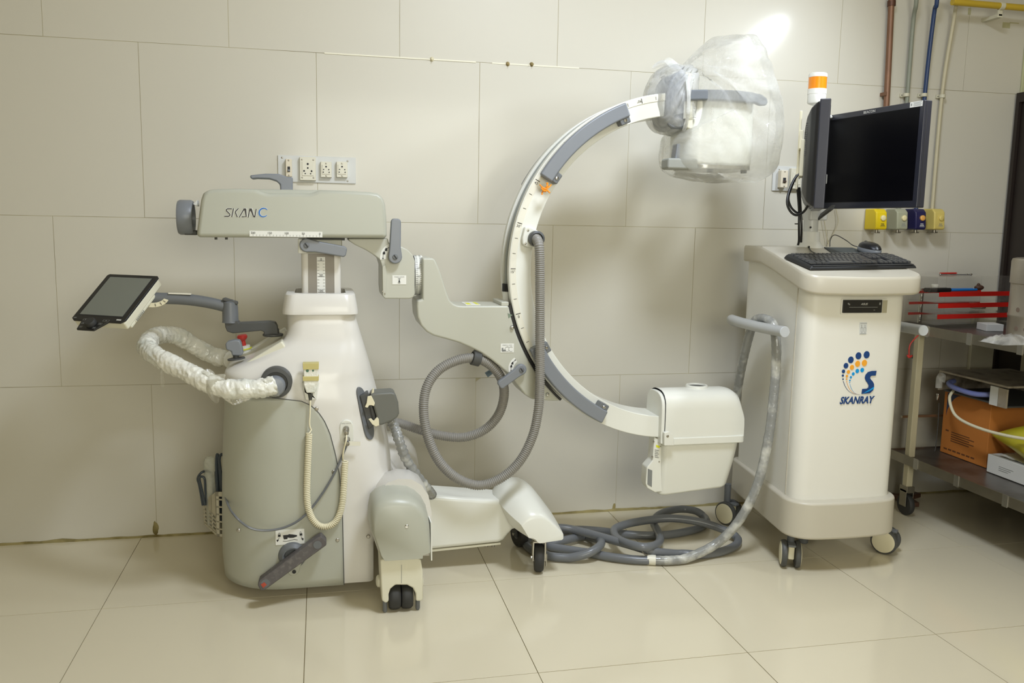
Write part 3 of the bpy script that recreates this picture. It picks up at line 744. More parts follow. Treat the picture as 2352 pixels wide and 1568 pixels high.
for s, k in (('60°', -6), ('90°', 0), ('120°', 6)):
    t = math.radians(k*4); text(s, ((x0r+x1r)/2+.003, YC-rr_*math.cos(t)*1.006, cz-rr_*math.sin(t)*1.006), X_, Vector((0, math.sin(t)*-1, math.cos(t))), .0062, m_inkg, ring)
# support arm
CX, CZ, RO, RI = 1.186, 1.022, .586, .512
AY0, AY1 = 2.752, 2.908
def cpt(r, deg): t = math.radians(deg); return (CX+r*math.cos(t), CZ+r*math.sin(t))
def cang(px, py, Y=2.76): p = at(px, py, Y); return math.degrees(math.atan2(p.z-CZ, p.x-CX)) % 360
top = xz([(969, 592), (994, 592), (999, 596), (1004, 606), (1012, 626), (1020, 651), (1027, 673), (1033, 688), (1041, 697), (1052, 701), (1064, 702), (1150, 702)], AY0)
a0, a1 = cang(1169, 702, AY0), cang(1289, 919, AY0)
arc = [cpt(RO+.012, a0+(a1-a0)*k/16) for k in range(17)]
bot = xz([(1270, 921), (1222, 917), (1206, 907), (1193, 890), (1180, 872), (1165, 857), (1148, 842), (1128, 826), (1104, 810), (1080, 798), (1054, 787), (1022, 778), (996, 771), (980, 762), (967, 748), (959, 728), (957, 702), (958, 690), (970, 687), (970, 600)], AY0)
arm = mesh('support_arm', G().prism(top+arc+bot, AY0, AY1), m_garm, cm, bevel=.007, ang=25)
g = G(); arc2 = [cpt(RO+.013, a0+(a1-a0)*k/16) for k in range(17)]; arc3 = [cpt(RO+.004, a0+(a1-a0)*k/16) for k in range(16, -1, -1)]
mesh('guide_gap', g.prism(arc2+arc3, AY0+.004, AY1-.004), m_blk, cm, flat=True)
for x, y in ((1176, 751), (1257, 905)):
    p = at(x, y, AY0); mesh('guide_screw', G().lathe([(.007, -.002), (.007, .004), (.004, .009), (.001, .0095)], p, (0, -1, 0), 14), m_chrome, arm)
p = [(1166, 719), (1177, 723), (1168, 731)]
mesh('index_mark', G().prism(xz(p, AY0-.0006), AY0-.0006, AY0+.001), mat('mark_green', (120, 134, 116), .5), arm, flat=True)
sticker(1150, 789, 1180, 809, AY0-.0004, arm, 'ORBITAL LOCK', 'orbit')
p = at(1198, 847, AY0); arc_label((p.x-.002, p.z+.002), .026, .043, 122, 196, AY0-.0004, arm)
lever((1198, 849), (1147, 887), .018, .0145, 2.728, .02, 'orbital_lever', m_hand)
mesh('lever_far', G().cyl(at(1133, 850, 2.93), at(1117, 861, 2.93), .009, .010, 14), mat('lever_blue_grey', (116, 136, 152), .4), arm)
g = G().sweep(spline([at(x, y, 2.80) for x, y in ((1100, 812), (1120, 826), (1142, 846), (1160, 866))], 6), .0035, 8); mesh('brake_cable', g, m_dgrey, arm)
a, b = at(1064, 691, 2.83), at(1102, 700, 2.79)
zt_ = at(1080, 702, AY0).z
lab = mesh('top_label', G().box(a.x, b.x, 2.775, 2.875, zt_-.0005, zt_+.0012), m_lab, arm, flat=True)
mesh('label_mark', G().box(a.x+.006, a.x+.02, 2.785, 2.84, zt_+.0012, zt_+.0016).box(b.x-.012, b.x-.002, 2.785, 2.865, zt_+.0012, zt_+.0016), m_yel, lab, flat=True)
a, b = at(1145, 692, 2.80), at(1172, 703, AY0)
mesh('cable_block', G().box(a.x, b.x-.004, AY0+.004, AY1-.01, zt_-.002, zt_+.012), m_garm, arm, bevel=.003)

# the C itself
A0, A1 = 93, 267
sec = [(RI, 2.762), (RO, 2.76), (RO, 2.788), (RO-.018, 2.790), (RO-.018, 2.872), (RO, 2.874), (RO, 2.90), (RI, 2.90)]
rings = []
for k in range(97):
    t = math.radians(A0+(A1-A0)*k/96); rings.append([(CX+r*math.cos(t), y, CZ+r*math.sin(t)) for r, y in sec])
carc = mesh('c_arc', G().loft(rings), m_cover, cm, bevel=.0025, seg=2, ang=50)
def arcstrip(r0, r1, a0, a1, y0, y1, n=40):
    return G().prism([cpt(r0, a0+(a1-a0)*k/n) for k in range(n+1)]+[cpt(r1, a1+(a0-a1)*k/n) for k in range(n+1)], y0, y1)
aS0, aS1 = cang(1478, 222), cang(1232, 812)
mesh('arc_scale', arcstrip(RO-.024, RO-.0035, A0+2, aS1, 2.7585, 2.761, 90), m_scale, carc, flat=True)
z0a = cang(1184, 722); z15 = cang(1172, 617); st = (z15-z0a)/3.
g = G(); labs = []
for k in range(-8, 22):
    t = z0a+st*k
    if t < A0+3 or t > aS1: continue
    r0, r1 = (RO-.022, RO-.006) if k % 3 == 0 else (RO-.019, RO-.009)
    a, b = cpt(r0, t), cpt(r1, t); d = Vector((b[0]-a[0], 0, b[1]-a[1])); L = d.length/2; d.normalize(); n_ = Vector((-d.z, 0, d.x)); w = .0011 if k % 3 == 0 else .0007
    g.obox(((a[0]+b[0])/2, 2.7582, (a[1]+b[1])/2), d*L, (0, .0004, 0), n_*w)
mesh('scale_tick', g, m_ink, carc, flat=True)
for s, k in (('0', 0), ('15°', 3), ('30°', 6), ('45', 9), ('60', 12), ('90°', 18)):
    t = z0a+st*k+.95; 
    if t < A0+3: continue
    pz = cpt(RO-.0135, t); q = math.radians(t); u = Vector((math.cos(q), 0, math.sin(q))); 
    u = -u; v = Vector((-u.z, 0, u.x))
    if k >= 18: u, v = v*-1, u
    text(s, (pz[0], 2.7580, pz[1]), u, v, .0088, m_ink, carc)
# cable lying in the outer groove, clamp and ferrule at its lower end
pts = [(CX+(RO-.0135)*math.cos(math.radians(t)), 2.831, CZ+(RO-.0135)*math.sin(math.radians(t))) for t in range(104, 184, 2)]
e = Vector(pts[-1]); pts += [(e.x-.001, 2.831, e.z-.04), (e.x-.002, 2.831, zt_)]
cab = mesh('arc_cable', G().sweep(pts, .0118, 14), mat('arc_cable_grey', (150, 154, 150), .35, var=.04), carc)
zc = at(1158, 660, 2.83).z
mesh('cable_clamp', G().cyl((e.x-.002, 2.831, zc-.013), (e.x-.002, 2.831, zc+.013), .0185, n=24), m_blk, carc)
mesh('cable_ferrule', G().cyl((e.x-.003, 2.831, zt_), (e.x-.002, 2.831, zc-.012), .015, .0165, 24), m_lab, carc)
# grips along the C
def grip(ang0, ang1, side, name):
    y0, y1 = (2.718, 2.742) if side < 0 else (2.918, 2.942)
    f0, f1 = (2.724, 2.763) if side < 0 else (2.897, 2.936)
    o = mesh(name, arcstrip(RO-.05, RO-.004, ang0, ang1, y0, y1, 44), m_hand, carc, bevel=.006, seg=3, ang=50)
    for a, sg in ((ang0, 1), (ang1, -1)):
        mesh('grip_foot', arcstrip(RI+.006, RO-.012, a+sg*.3, a+sg*4.2, f0, f1, 6), m_hand2, o, bevel=.004, ang=50)
        pz = cpt(RI+.018, a+sg*2.2); yy = f0 if side < 0 else f1
        mesh('grip_screw', G().lathe([(.0062, -.001), (.0062, .002), (.004, .004), (.0015, .0042)], (pz[0], yy, pz[1]), (0, side, 0), 14), m_chrome, o)
    return o
gu0, gu1 = cang(1441, 246, 2.725), cang(1248, 405, 2.725)
grip(gu0, gu1, -1, 'grip'); grip(gu0+2, gu1+3, 1, 'grip')
gl0, gl1 = cang(1222, 800, 2.725), cang(1384, 968, 2.725)
grip(gl0, gl1, -1, 'grip')
# hose flange on the C
p = at(1226, 547, 2.745)
fl = [(1205, 521), (1214, 519), (1242, 533), (1248, 548), (1244, 562), (1228, 568), (1210, 567), (1200, 561), (1199, 545)]
fg = mesh('hose_flange', G().prism(xz(fl, 2.745), 2.742, 2.765), m_cover, carc, bevel=.005)
for x, y in ((1213, 529), (1207, 559)): screw(at(x, y, 2.742), (0, -1, 0), .004, m_steel, fg)
c = at(1231, 548, 2.735)
mesh('hose_collar', G().lathe([(.023, -.008), (.0255, .0), (.0255, .022), (.019, .026), (.017, .02)], (c.x, 2.742, c.z), (0, -1, 0), 30), m_dgrey, fg)

# ---- image intensifier side (upper end of the C)
mt = [(1528, 214), (1536, 186), (1548, 168), (1566, 162), (1575, 172), (1577, 290), (1564, 297), (1542, 296), (1530, 288), (1525, 268)]
mount = mesh('detector_mount', G().prism(xz(mt, 2.76), 2.745, 2.875), m_hand, cm, bevel=.016, seg=4)
mesh('mount_plate', G().prism(xz([(1568, 168), (1582, 172), (1584, 300), (1570, 296)], 2.76), 2.73, 2.93), m_cream, mount, bevel=.005)
dx0, dx1 = at(1586, 300, 2.735).x, at(1745, 300, 2.725).x
dz0, dz1 = at(1660, 388, 2.725).z, at(1660, 214, 2.725).z
det = mesh('detector_housing', G().prismz(rrect(dx0, dx1, 2.738, 2.945, .05), dz0+.012, dz1), m_cover, cm, bevel=.012, seg=3)
mesh('detector_rim', G().prismz(rrect(dx0+.02, dx1-.005, 2.732, 2.952, .05), dz0, dz0+.016), m_alu, det, bevel=.003)
for x in (1637, 1715):
    p = at(x, 397, 2.735); mesh('rim_foot', G().box(p.x-.006, p.x+.006, 2.745, 2.77, dz0-.010, dz0+.001), m_hand2, det, bevel=.002)
a, b = at(1534, 362, 2.74), at(1602, 390, 2.74)
mesh('grid_holder', G().box(a.x, b.x, 2.735, 2.80, b.z, a.z), mat('grid_grey', (150, 152, 146), .5), det, bevel=.008)
mesh('grid_arm', G().prism(xz([(1556, 330), (1563, 330), (1561, 364), (1551, 364)], 2.75), 2.75, 2.79), m_hand, det, bevel=.002)
mesh('detector_label', G().box(at(1582, 230, 2.7).x, at(1609, 230, 2.7).x, 2.7366, 2.7385, at(1590, 272, 2.724).z, at(1590, 226, 2.724).z), m_lab, det, flat=True)
g = G()
for k in range(10):
    z = at(1590, 230+k*4.2, 2.724).z; g.box(at(1584, 240, 2.72).x, at(1604-3*(k % 3), 240, 2.72).x, 2.7360, 2.7366, z-.0008, z+.0004)
mesh('label_line', g, m_inkg, det, flat=True)
hbp = [(1576, 207), (1610, 206), (1650, 206), (1690, 208), (1725, 212), (1748, 218), (1759, 226), (1762, 236), (1757, 243), (1744, 243), (1733, 238), (1700, 235), (1650, 231), (1610, 230), (1576, 231)]
mesh('detector_handle', G().prism(xz(hbp, 2.722), 2.712, 2.732), mat('handle_slate', (112, 117, 124), .4), det, bevel=.006, seg=3, ang=50)
for x0_, x1_ in ((1576, 1592), (1738, 1756)):
    a, b = at(x0_, 212, 2.70), at(x1_, 230, 2.70)
    mesh('handle_post', G().box(a.x, b.x, 2.725, 2.76, b.z, a.z), m_hand2, det, bevel=.003)
# gathered tape band
# ---- X-ray tube side (lower end of the C)
ux0, ux1 = at(1529, 960, 2.73).x, at(1714, 960, 2.73).x
zt1, zb1 = at(1600, 894, 2.78).z, at(1600, 1018, 2.73).z
ty0, ty1 = 2.735, 2.885
rings = []
for k in range(17):
    f = k/16; x = ux0+(ux1-ux0)*f
    drop = 0 if f < .82 else .055*(1-math.sqrt(max(0, 1-((f-.82)/.18)**2)))*1.15
    zt = zt1-drop; sh = .006*max(0, (f-.82)/.18); ra = .062
    ring = [(x, ty0+sh, zb1)]
    for j in range(13):
        t = math.radians(180-180*j/12); ring.append((x, (ty0+ty1)/2+((ty1-ty0)/2-sh)*math.copysign(abs(math.cos(t))**.75, math.cos(t)), zt-ra+ra*abs(math.sin(t))**.75))
    ring.append((x, ty1-sh, zb1)); rings.append(ring)
tube = mesh('tube_cover', G().loft(rings), m_cover, cm, ang=38)
mesh('cover_seam', G().loft([[(ux0+dx, (y-(ty0+ty1)/2)*1.006+(ty0+ty1)/2, z+(.0012 if z > zb1+.01 else 0)) for _, y, z in rings[0]] for dx in (0, .002)]), m_dgrey, tube)
mesh('cover_end', G().loft([[(ux0-d, (y-(ty0+ty1)/2)*s+(ty0+ty1)/2, z-(.004 if z > zb1+.01 else 0)) for _, y, z in rings[0]] for d, s in ((-.002, .985), (.012, .98))]), m_cover, tube, bevel=.004)
a = at(1600, 1005, 2.725).z
mesh('cover_band', G().prismz(rrect(ux0-.003, ux1+.003, ty0-.005, ty1+.005, .01, .02), zb1-.004, a), m_cover, tube, bevel=.003)
zlo = at(1600, 1136, 2.75).z; ux1b = at(1702, 1025, 2.74).x
rings = []
for k in range(7):
    f = k/6; z = zb1-.002+(zlo-zb1)*f
    rings.append([(x, y, z+max(0, (x-ux0-.10))*.13*f) for x, y in rrect(ux0+.003, ux1b-.028*f**1.5, ty0+.006+.022*f, ty1-.006-.022*f, .022, .035, 7)])
mesh('tube_tank', G().loft(rings), m_cover, cm, bevel=.010, ang=40)
cl_ = at(1607, 890, 2.80)
cb = mesh('collimator_ring', G().lathe([(.040, -.02), (.040, .003), (.037, .008), (.031, .008), (.030, .002)], (cl_.x, YC-.005, zt1), Z_, 40, cap=False), m_cover, tube)
mesh('collimator_window', G().lathe([(.031, .0), (.031, .003)], (cl_.x, YC-.005, zt1), Z_, 32), m_dgrey, cb)
a, b = at(1524, 990, 2.722), at(1548, 1022, 2.722)
lt = mesh('latch_plate', G().prism(xz([(1525, 993), (1536, 990), (1545, 1000), (1548, 1008), (1548, 1023), (1525, 1023)], 2.722), 2.719, 2.735), m_cover, tube, bevel=.003)
screw(at(1533.5, 1001.5, 2.719), (0, -1, 0), .005, m_steel, lt)
pl = mesh('tube_connector', G().prism(xz([(1503, 1003), (1521, 1012), (1523, 1129), (1504, 1131), (1487, 1121), (1483, 1110), (1486, 1073), (1499, 1057)], 2.765), 2.765, 2.815), m_cover, cm, bevel=.004)
mesh('connector_label', G().prism(xz([(1488, 1076), (1498, 1080), (1497, 1118), (1487, 1112)], 2.7645), 2.7638, 2.7655), m_inkg, pl, flat=True)
mesh('connector_mark', G().prism(xz([(1507, 1021), (1515, 1024), (1515, 1029), (1507, 1026)], 2.7645), 2.7638, 2.7655), m_yel, pl, flat=True)
g = G()
for k in range(5): g.prism(xz([(1504, 1032+k*4), (1513-(k % 2)*2, 1034+k*4), (1513-(k % 2)*2, 1035.4+k*4), (1504, 1033.4+k*4)], 2.7645), 2.7638, 2.7655)
mesh('label_line', g, m_inkg, pl, flat=True)
for x, y in ((1502, 1014), (1517, 1025), (1499, 1049), (1514, 1060)): screw(at(x, y, 2.765), (0, -1, 0), .0028, m_steel, pl)

# ---- front outrigger, leg and wheels
prof_o = [(851, 1215), (851, 1185), (857, 1152), (870, 1128), (890, 1108), (915, 1099), (945, 1100), (968, 1113), (984, 1137), (991, 1175), (993, 1262), (985, 1275), (872, 1275)]
NY0, NY1 = 2.56, 3.10
pb_ = xz(prof_o, NY0)
def scaled(k, y, dz=0): 
    cx_ = sum(p[0] for p in pb_)/len(pb_); zb_ = min(p[1] for p in pb_)
    return [(cx_+(x-cx_)*k, y, zb_+(z-zb_)*k+dz) for x, z in pb_]
rings = [scaled(s, y) for s, y in ((1.0, 2.558), (1.0, 2.60), (1.01, 2.66), (.9, 2.74), (.82, 2.80), (.82, 2.86), (.95, 2.92), (1.10, 2.98), (1.12, 3.04), (1.08, 3.10))]
outr = mesh('axle_cover', G().loft(rings), m_white, cm, ang=50)
# fairing that blends body and axle cover
fair = [(838, 1010), (880, 1000), (893, 1050), (900, 1080), (918, 1098), (945, 1112), (945, 1165), (838, 1180)]
mesh('body_fairing', G().prism(xz(fair, 2.72), 2.70, 2.96), m_white, cm, bevel=.022, seg=4, ang=20)
dome = [(850, 1215), (850, 1186), (855, 1158), (866, 1146), (885, 1138), (910, 1136), (940, 1138), (958, 1147), (972, 1160), (984, 1182), (989, 1210), (991, 1262), (974, 1268), (973, 1277), (880, 1283), (872, 1270)]
for nm, y0, y1, px_ in (('axle_end_cap', 2.452, 2.562, 2.47), ('axle_end_cap', 3.098, 3.205, None)):
    base = xz(dome, 2.47); cx_ = sum(p[0] for p in base)/len(base); zb_ = min(p[1] for p in base)
    ys = [(y0, .84), (y0+.006, .90), (y0+.018, .955), (y0+.04, .99), (y0+.07, 1.0), (y1, 1.02)] if px_ else [(y0, 1.02), (y1-.07, 1.0), (y1-.03, .98), (y1-.01, .92), (y1, .84)]
    g = G().loft([[(cx_+(x-cx_)*(.5+.5*s if z < zb_+.06 else s), y, zb_+(z-zb_)*s) for x, z in base] for y, s in ys])
    cap_ = mesh(nm, g, m_gpan, outr, ang=50)
    if px_: screw(at(934, 1209, 2.452), (0, -1, 0), .006, m_chrome, cap_)
mesh('axle_plate', G().prism(xz([(989, 1200), (992, 1200), (993, 1287), (990, 1287)], 2.5), 2.50, 2.56), m_cover, outr, flat=True)
def twin_caster(y0, y1, front):
    px_ = 2.47
    fk = [(873, 1286), (884, 1280), (958, 1278), (967, 1286), (971, 1310), (972, 1374), (968, 1380), (955, 1380), (954, 1362), (948, 1350), (935, 1343), (908, 1343), (897, 1352), (893, 1364), (893, 1381), (886, 1385), (877, 1379), (875, 1340)]
    P_ = xz(fk, px_)
    o = mesh('caster_fork', G().prism(P_, y0, y1), m_cream, cm, bevel=.007, seg=3, ang=40)
    xm = at(922, 1320, px_).x; yf = y0 if front else y1
    mesh('fork_seam', G().box(xm-.0006, xm+.0006, yf-.0006, yf+.0006, at(922, 1338, px_).z, at(922, 1296, px_).z), m_inkg, o, flat=True)
    for x in (868, 975):
        p = at(x, 1350, px_); sg = 1 if x > 900 else -1
        mesh('side_button', G().lathe([(.019, -.012), (.018, .002), (.012, .006), (.004, .007)], (p.x-sg*.004, (y0+y1)/2, p.z), (sg, 0, 0), 18), m_cream, o)
    rw_ = .041; zc_ = rw_
    for x0_, x1_ in ((895, 922), (924, 950)):
        xa, xb = at(x0_, 1370, px_).x, at(x1_, 1370, px_).x; w = xb-xa
        mesh('wheel', G().lathe([(rw_*.5, 0), (rw_*.86, 0), (rw_*.97, .005), (rw_, .012), (rw_, w-.012), (rw_*.97, w-.005), (rw_*.86, w), (rw_*.5, w)], (xa, (y0+y1)/2-.012*(1 if front else -1), zc_), X_, 36), m_rub, o)
    for x in (885, 961):
        p = at(x, 1385, px_); yp = y0+.018 if front else y1-.018
        mesh('floor_pin', G().lathe([(.008, .07), (.0085, .055), (.007, .053), (.0068, .006), (.004, .001)], (p.x, yp, 0), Z_, 14), m_hand2, o)
twin_caster(2.468, 2.575, True); twin_caster(3.085, 3.19, False)
rear = mesh('rear_caster', G().lathe([(.035, 0), (.047, .006), (.05, .015), (.05, .03), (.047, .04), (.035, .046)], (-.19, YC-.05, .05), Y_, 28), m_rub, cm)
mesh('rear_caster', G().lathe([(.035, 0), (.047, .006), (.05, .015), (.05, .03), (.047, .04), (.035, .046)], (-.19, YC+.06, .05), Y_, 28), m_rub, cm)
# leg beam
lg = [(975, 1139), (1000, 1139), (1160, 1150), (1190, 1160), (1215, 1185), (1215, 1215), (1190, 1214), (1178, 1217), (1168, 1228), (1158, 1242), (1146, 1247), (992, 1263), (975, 1262)]
leg = mesh('leg_beam', G().prism(xz(lg, 2.762), 2.762, 2.898), m_cover, cm, bevel=.016, seg=4, ang=40)
mesh('beam_underplate', G().prism(xz([(990, 1262), (1150, 1246), (1150, 1250), (990, 1267)], 2.768), 2.768, 2.892), m_jamb, leg)
for x in (1117, 1133): p = at(x, 1252, 2.775); mesh('bolt', G().cyl(p+Z_*.006, p-Z_*.005, .0055, n=8), m_steel, leg)
# cross head carrying two wheels
hd = [(1150, 1168), (1163, 1150), (1180, 1138), (1196, 1134), (1214, 1135), (1228, 1141), (1242, 1152), (1264, 1177), (1284, 1201), (1287, 1208), (1287, 1220), (1283, 1224), (1209, 1237), (1203, 1234), (1195, 1222), (1186, 1216), (1172, 1214)]
H_ = xz(hd, 2.70); zb_ = min(z for x, z in H_); cx_ = sum(x for x, z in H_)/len(H_)
rings = []; xr_h = max(x for x, z in H_)
for y in (2.652, 2.656, 2.664, 2.68, 2.70, 2.725, 2.755, 2.79, 2.83, 2.87, 2.905, 2.935, 2.96, 2.98, 2.996, 3.004, 3.008):
    t = abs(y-2.83)/.178; e_ = min(1, (1-t)/.03) if t > .97 else 1
    sv = (1.10-.50*t**1.6)*(1-.10*(1-e_)); kx = (1-.30*t**2.2)*(1-.04*(1-e_))
    rings.append([(xr_h-(xr_h-x)*kx-.004*(1-e_), y, zb_+(z-zb_)*sv) for x, z in H_])
head = mesh('cross_head', G().loft(rings), m_cover, cm, ang=45)
def wheel_caster(c, r, w, d, parent, tyre, hub, fork, sz, wname='wheel'):
    """single-wheel swivel caster; d = axle direction"""
    d = Vector(d).normalized(); c = Vector(c); e = Vector((-d.y, d.x, 0))
    o = mesh('caster_bracket', G().obox(c+Z_*(r+.012), d*(w/2+.007), e*.026, Z_*.003).obox(c+d*(w/2+.005)+Z_*(r*.5), d*.0032, e*.020, Z_*(r*.66)).obox(c-d*(w/2+.005)+Z_*(r*.5), d*.0032, e*.020, Z_*(r*.66)).obox(c+d*(w/2+.010)-e*.012-Z_*(r*.1), d*.002, e*.006, Z_*(r*.45)).cyl(c+Z_*(r+.012), c+Z_*(r+sz), .022, n=20), fork, parent, bevel=.0012, seg=2)
    mesh(wname, G().lathe([(r*.62, 0), (r*.9, 0), (r, w*.25), (r, w*.75), (r*.9, w), (r*.62, w)], c-d*w/2, d, 36), tyre, o)
    mesh('hub', G().lathe([(r*.1, -.002), (r*.64, .002), (r*.66, w*.5), (r*.64, w-.002), (r*.1, w+.002)], c-d*w/2, d, 28), hub, o)
    mesh('axle_nut', G().cyl(c-d*(w/2+.011), c+d*(w/2+.011), .006, n=8), m_chrome, o)
    return o
zc = zb_
p = atz(1237, 1311, 0); r_ = .049
wheel_caster((p.x, 2.712, r_), r_, .03, (1, -.18, 0), head, m_rub, m_hand2, m_steel, zc-2*r_+r_+.006)
wheel_caster((at(1192, 1240, 2.95).x, 2.945, r_), r_, .03, (1, .25, 0), head, m_rub, m_hand2, m_dgrey, zc-r_+.006)

# ---- steering handle wrapped in plastic
P = [(-.115, 2.612, None)]
hub = at(634, 880, 2.60)
hb = mesh('handle_hub', G().lathe([(.046, -.03), (.046, .006), (.044, .012), (.034, .013), (.032, .004)], (hub.x, 2.612, hub.z), (0, -1, 0), 36, cap=True), m_dgrey, cm)
mesh('hub_cap', G().lathe([(.03, 0), (.03, .022), (.026, .03), (.014, .033), (.002, .034)], (at(632, 885, 2.6).x, 2.604, at(632, 885, 2.6).z), (0, -1, 0), 30), m_hand, hb)
hpts = [(628, 884, 2.585), (600, 891, 2.572), (555, 893, 2.568), (515, 892, 2.575), (470, 875, 2.60), (425, 851, 2.64), (385, 832, 2.68), (350, 812, 2.74), (338, 793, 2.82), (352, 775, 2.90), (380, 768, 2.965), (410, 773, 3.0), (445, 793, 3.03), (485, 815, 3.05), (520, 824, 3.04), (535, 826, 3.0)]
hpath = spline([at(*q) for q in hpts], 8)
hpath = resample(hpath, .0035)
rr_ = [.0265+.003*mnoise.noise(q*16)+.003*mnoise.noise(q*45) for q in hpath]
g = G().sweep(hpath, rr_, 40)
for i, v in enumerate(g.v):
    q = Vector(v); c_ = hpath[min(i//40, len(hpath)-1)]; d_ = (q-c_)
    if d_.length > 1e-6: d_.normalize()
    w = .0034*(1-2*abs(mnoise.noise(Vector((q.x*75, q.y*38, q.z*75+q.x*40)))))+.002*mnoise.noise(q*190)
    g.v[i] = tuple(q+d_*w)
sh = mesh('steering_handle', g, m_wrap, cm, ang=180)
def rag(pts):
    """hanging torn flap of film: small curved sheet"""
    rows_ = []
    for (x, y, Y, w, dyy) in pts:
        a = at(x-w, y, Y); b = at(x, y+dyy, Y-.006); e = at(x+w, y, Y)
        rows_.append([a, (a+b)/2+Vector((0, -.006, 0)), b, (b+e)/2+Vector((0, .005, 0)), e])
    mesh('plastic_wrap', G().loft(rows_, cap=False, closed=False), f_wrap, sh, ang=180, sub=1)
rag([(500, 858, 2.565, 22, 2), (492, 880, 2.562, 18, 4), (488, 905, 2.565, 16, 4), (498, 924, 2.57, 6, 2)])
rag([(374, 843, 2.66, 6, 2), (371, 862, 2.655, 4, 2), (373, 880, 2.66, 6, 2), (374, 888, 2.66, 4, 1)])
rag([(545, 908, 2.565, 38, 2), (545, 918, 2.57, 30, 3), (540, 928, 2.575, 8, 2)])
rag([(612, 868, 2.560, 14, 2), (618, 880, 2.556, 16, 2), (622, 900, 2.56, 18, 3), (630, 910, 2.575, 14, 1)])
rag([(385, 770, 2.93, 12, -3), (392, 778, 2.92, 9, 4), (390, 786, 2.92, 4, 3)])
rag([(475, 852, 2.59, 16, -6), (482, 862, 2.58, 14, 4), (490, 872, 2.58, 8, 3)])
rag([(382, 812, 2.70, 3, -2), (384, 820, 2.70, 5, 2), (380, 828, 2.70, 3, 1)])
# ---- control screen on its swivel arm
ca, ct = .52, .675
hv = Vector((math.cos(ca), -math.sin(ca), 0)); uv = Vector((math.cos(ct)*math.sin(ca), math.cos(ct)*math.cos(ca), math.sin(ct))); nv_ = hv.cross(uv)
cc = Vector((-.60, 2.78, .92)); hw, hh = .095, .1015
def sp(a, b, d=0): return cc+hv*a+uv*b+nv_*d
pan = G().oprism([(-hw, hh-.006), (-hw+.006, hh), (hw-.006, hh), (hw, hh-.006), (hw, -hh+.012), (hw-.012, -hh), (hw*.44, -hh), (hw*.14, -hh-.036), (-hw*.50, -hh-.036), (-hw*.56, -hh), (-hw+.010, -hh), (-hw, -hh+.008)], sp(0, 0, .002), hv, uv, nv_*.006)
scr = mesh('control_screen', pan, m_blk, cm, bevel=.0015, seg=2)
mesh('screen_back', G().oprism([(-hw+.003, hh-.004), (hw-.003, hh-.004), (hw-.003, -hh+.004), (-hw+.003, -hh+.004)], sp(0, 0, -.026), hv, uv, nv_*.028), m_cream, scr, bevel=.006)
mesh('back_hump', G().oprism([(-hw*.6, -hh+.02), (hw-.006, -hh+.02), (hw-.006, hh*.55), (-hw*.6, hh*.55)], sp(0, 0, -.036), hv, uv, nv_*.012), m_cream, scr, bevel=.004)
mesh('display', G().oprism([(-hw+.018, hh-.014), (hw-.018, hh-.014), (hw-.018, -hh+.024), (-hw+.018, -hh+.024)], sp(0, 0, .0082), hv, uv, nv_*.0006), m_gscr, scr, flat=True)
mesh('display_frame', G().oprism([(-hw+.015, hh-.011), (hw-.015, hh-.011), (hw-.015, -hh+.021), (-hw+.015, -hh+.021)], sp(0, 0, .0078), hv, uv, nv_*.0006), m_ink, scr, flat=True)
mesh('control_knob', G().lathe([(.0165, 0), (.0165, .010), (.014, .014), (.004, .0145)], sp(-.010, -hh-.012, .007), nv_, 28), m_rub, scr)
g = G()
for (a, b, w, h_) in ((-.042, -hh+.004, .016, .007), (-.040, -hh-.011, .011, .007), (-.038, -hh-.026, .010, .007), (.032, -hh+.004, .022, .007), (.020, -hh-.010, .012, .007), (.010, -hh-.027, .010, .006)):
    for q in ((a-w/2, b-h_/2, a+w/2, b-h_/2+.0006), (a-w/2, b+h_/2-.0006, a+w/2, b+h_/2), (a-w/2, b-h_/2, a-w/2+.0006, b+h_/2), (a+w/2-.0006, b-h_/2, a+w/2, b+h_/2)):
        g.oprism([(q[0], q[1]), (q[2], q[1]), (q[2], q[3]), (q[0], q[3])], sp(0, 0, .0079), hv, uv, nv_*.0004)
    g.oprism([(a-.0015, b-.0015), (a+.0015, b-.0015), (a+.0015, b+.0015), (a-.0015, b+.0015)], sp(0, 0, .0079), hv, uv, nv_*.0004)
mesh('key_outline', g, m_inkg, scr, flat=True)
mesh('screen_label', G().oprism([(hw-.030, -hh+.008), (hw-.014, -hh+.008), (hw-.014, -hh+.012), (hw-.030, -hh+.012)], sp(0, 0, .0079), hv, uv, nv_*.0004), m_lab, scr, flat=True)
mesh('screen_label', G().oprism([(-hw+.006, -hh+.008), (-hw+.016, -hh+.008), (-hw+.016, -hh+.011), (-hw+.006, -hh+.011)], sp(0, 0, .0079), hv, uv, nv_*.0004), m_inkg, scr, flat=True)
g = G()
for k in range(7):
    b = -hh*.55+k*.006; g.oprism([(0, 0), (.008, 0), (.008, .0025), (0, .0025)], sp(hw-.0005, b, -.022), -nv_, uv, hv*.0008)
mesh('vent_slot', g, m_inkg, scr, flat=True)
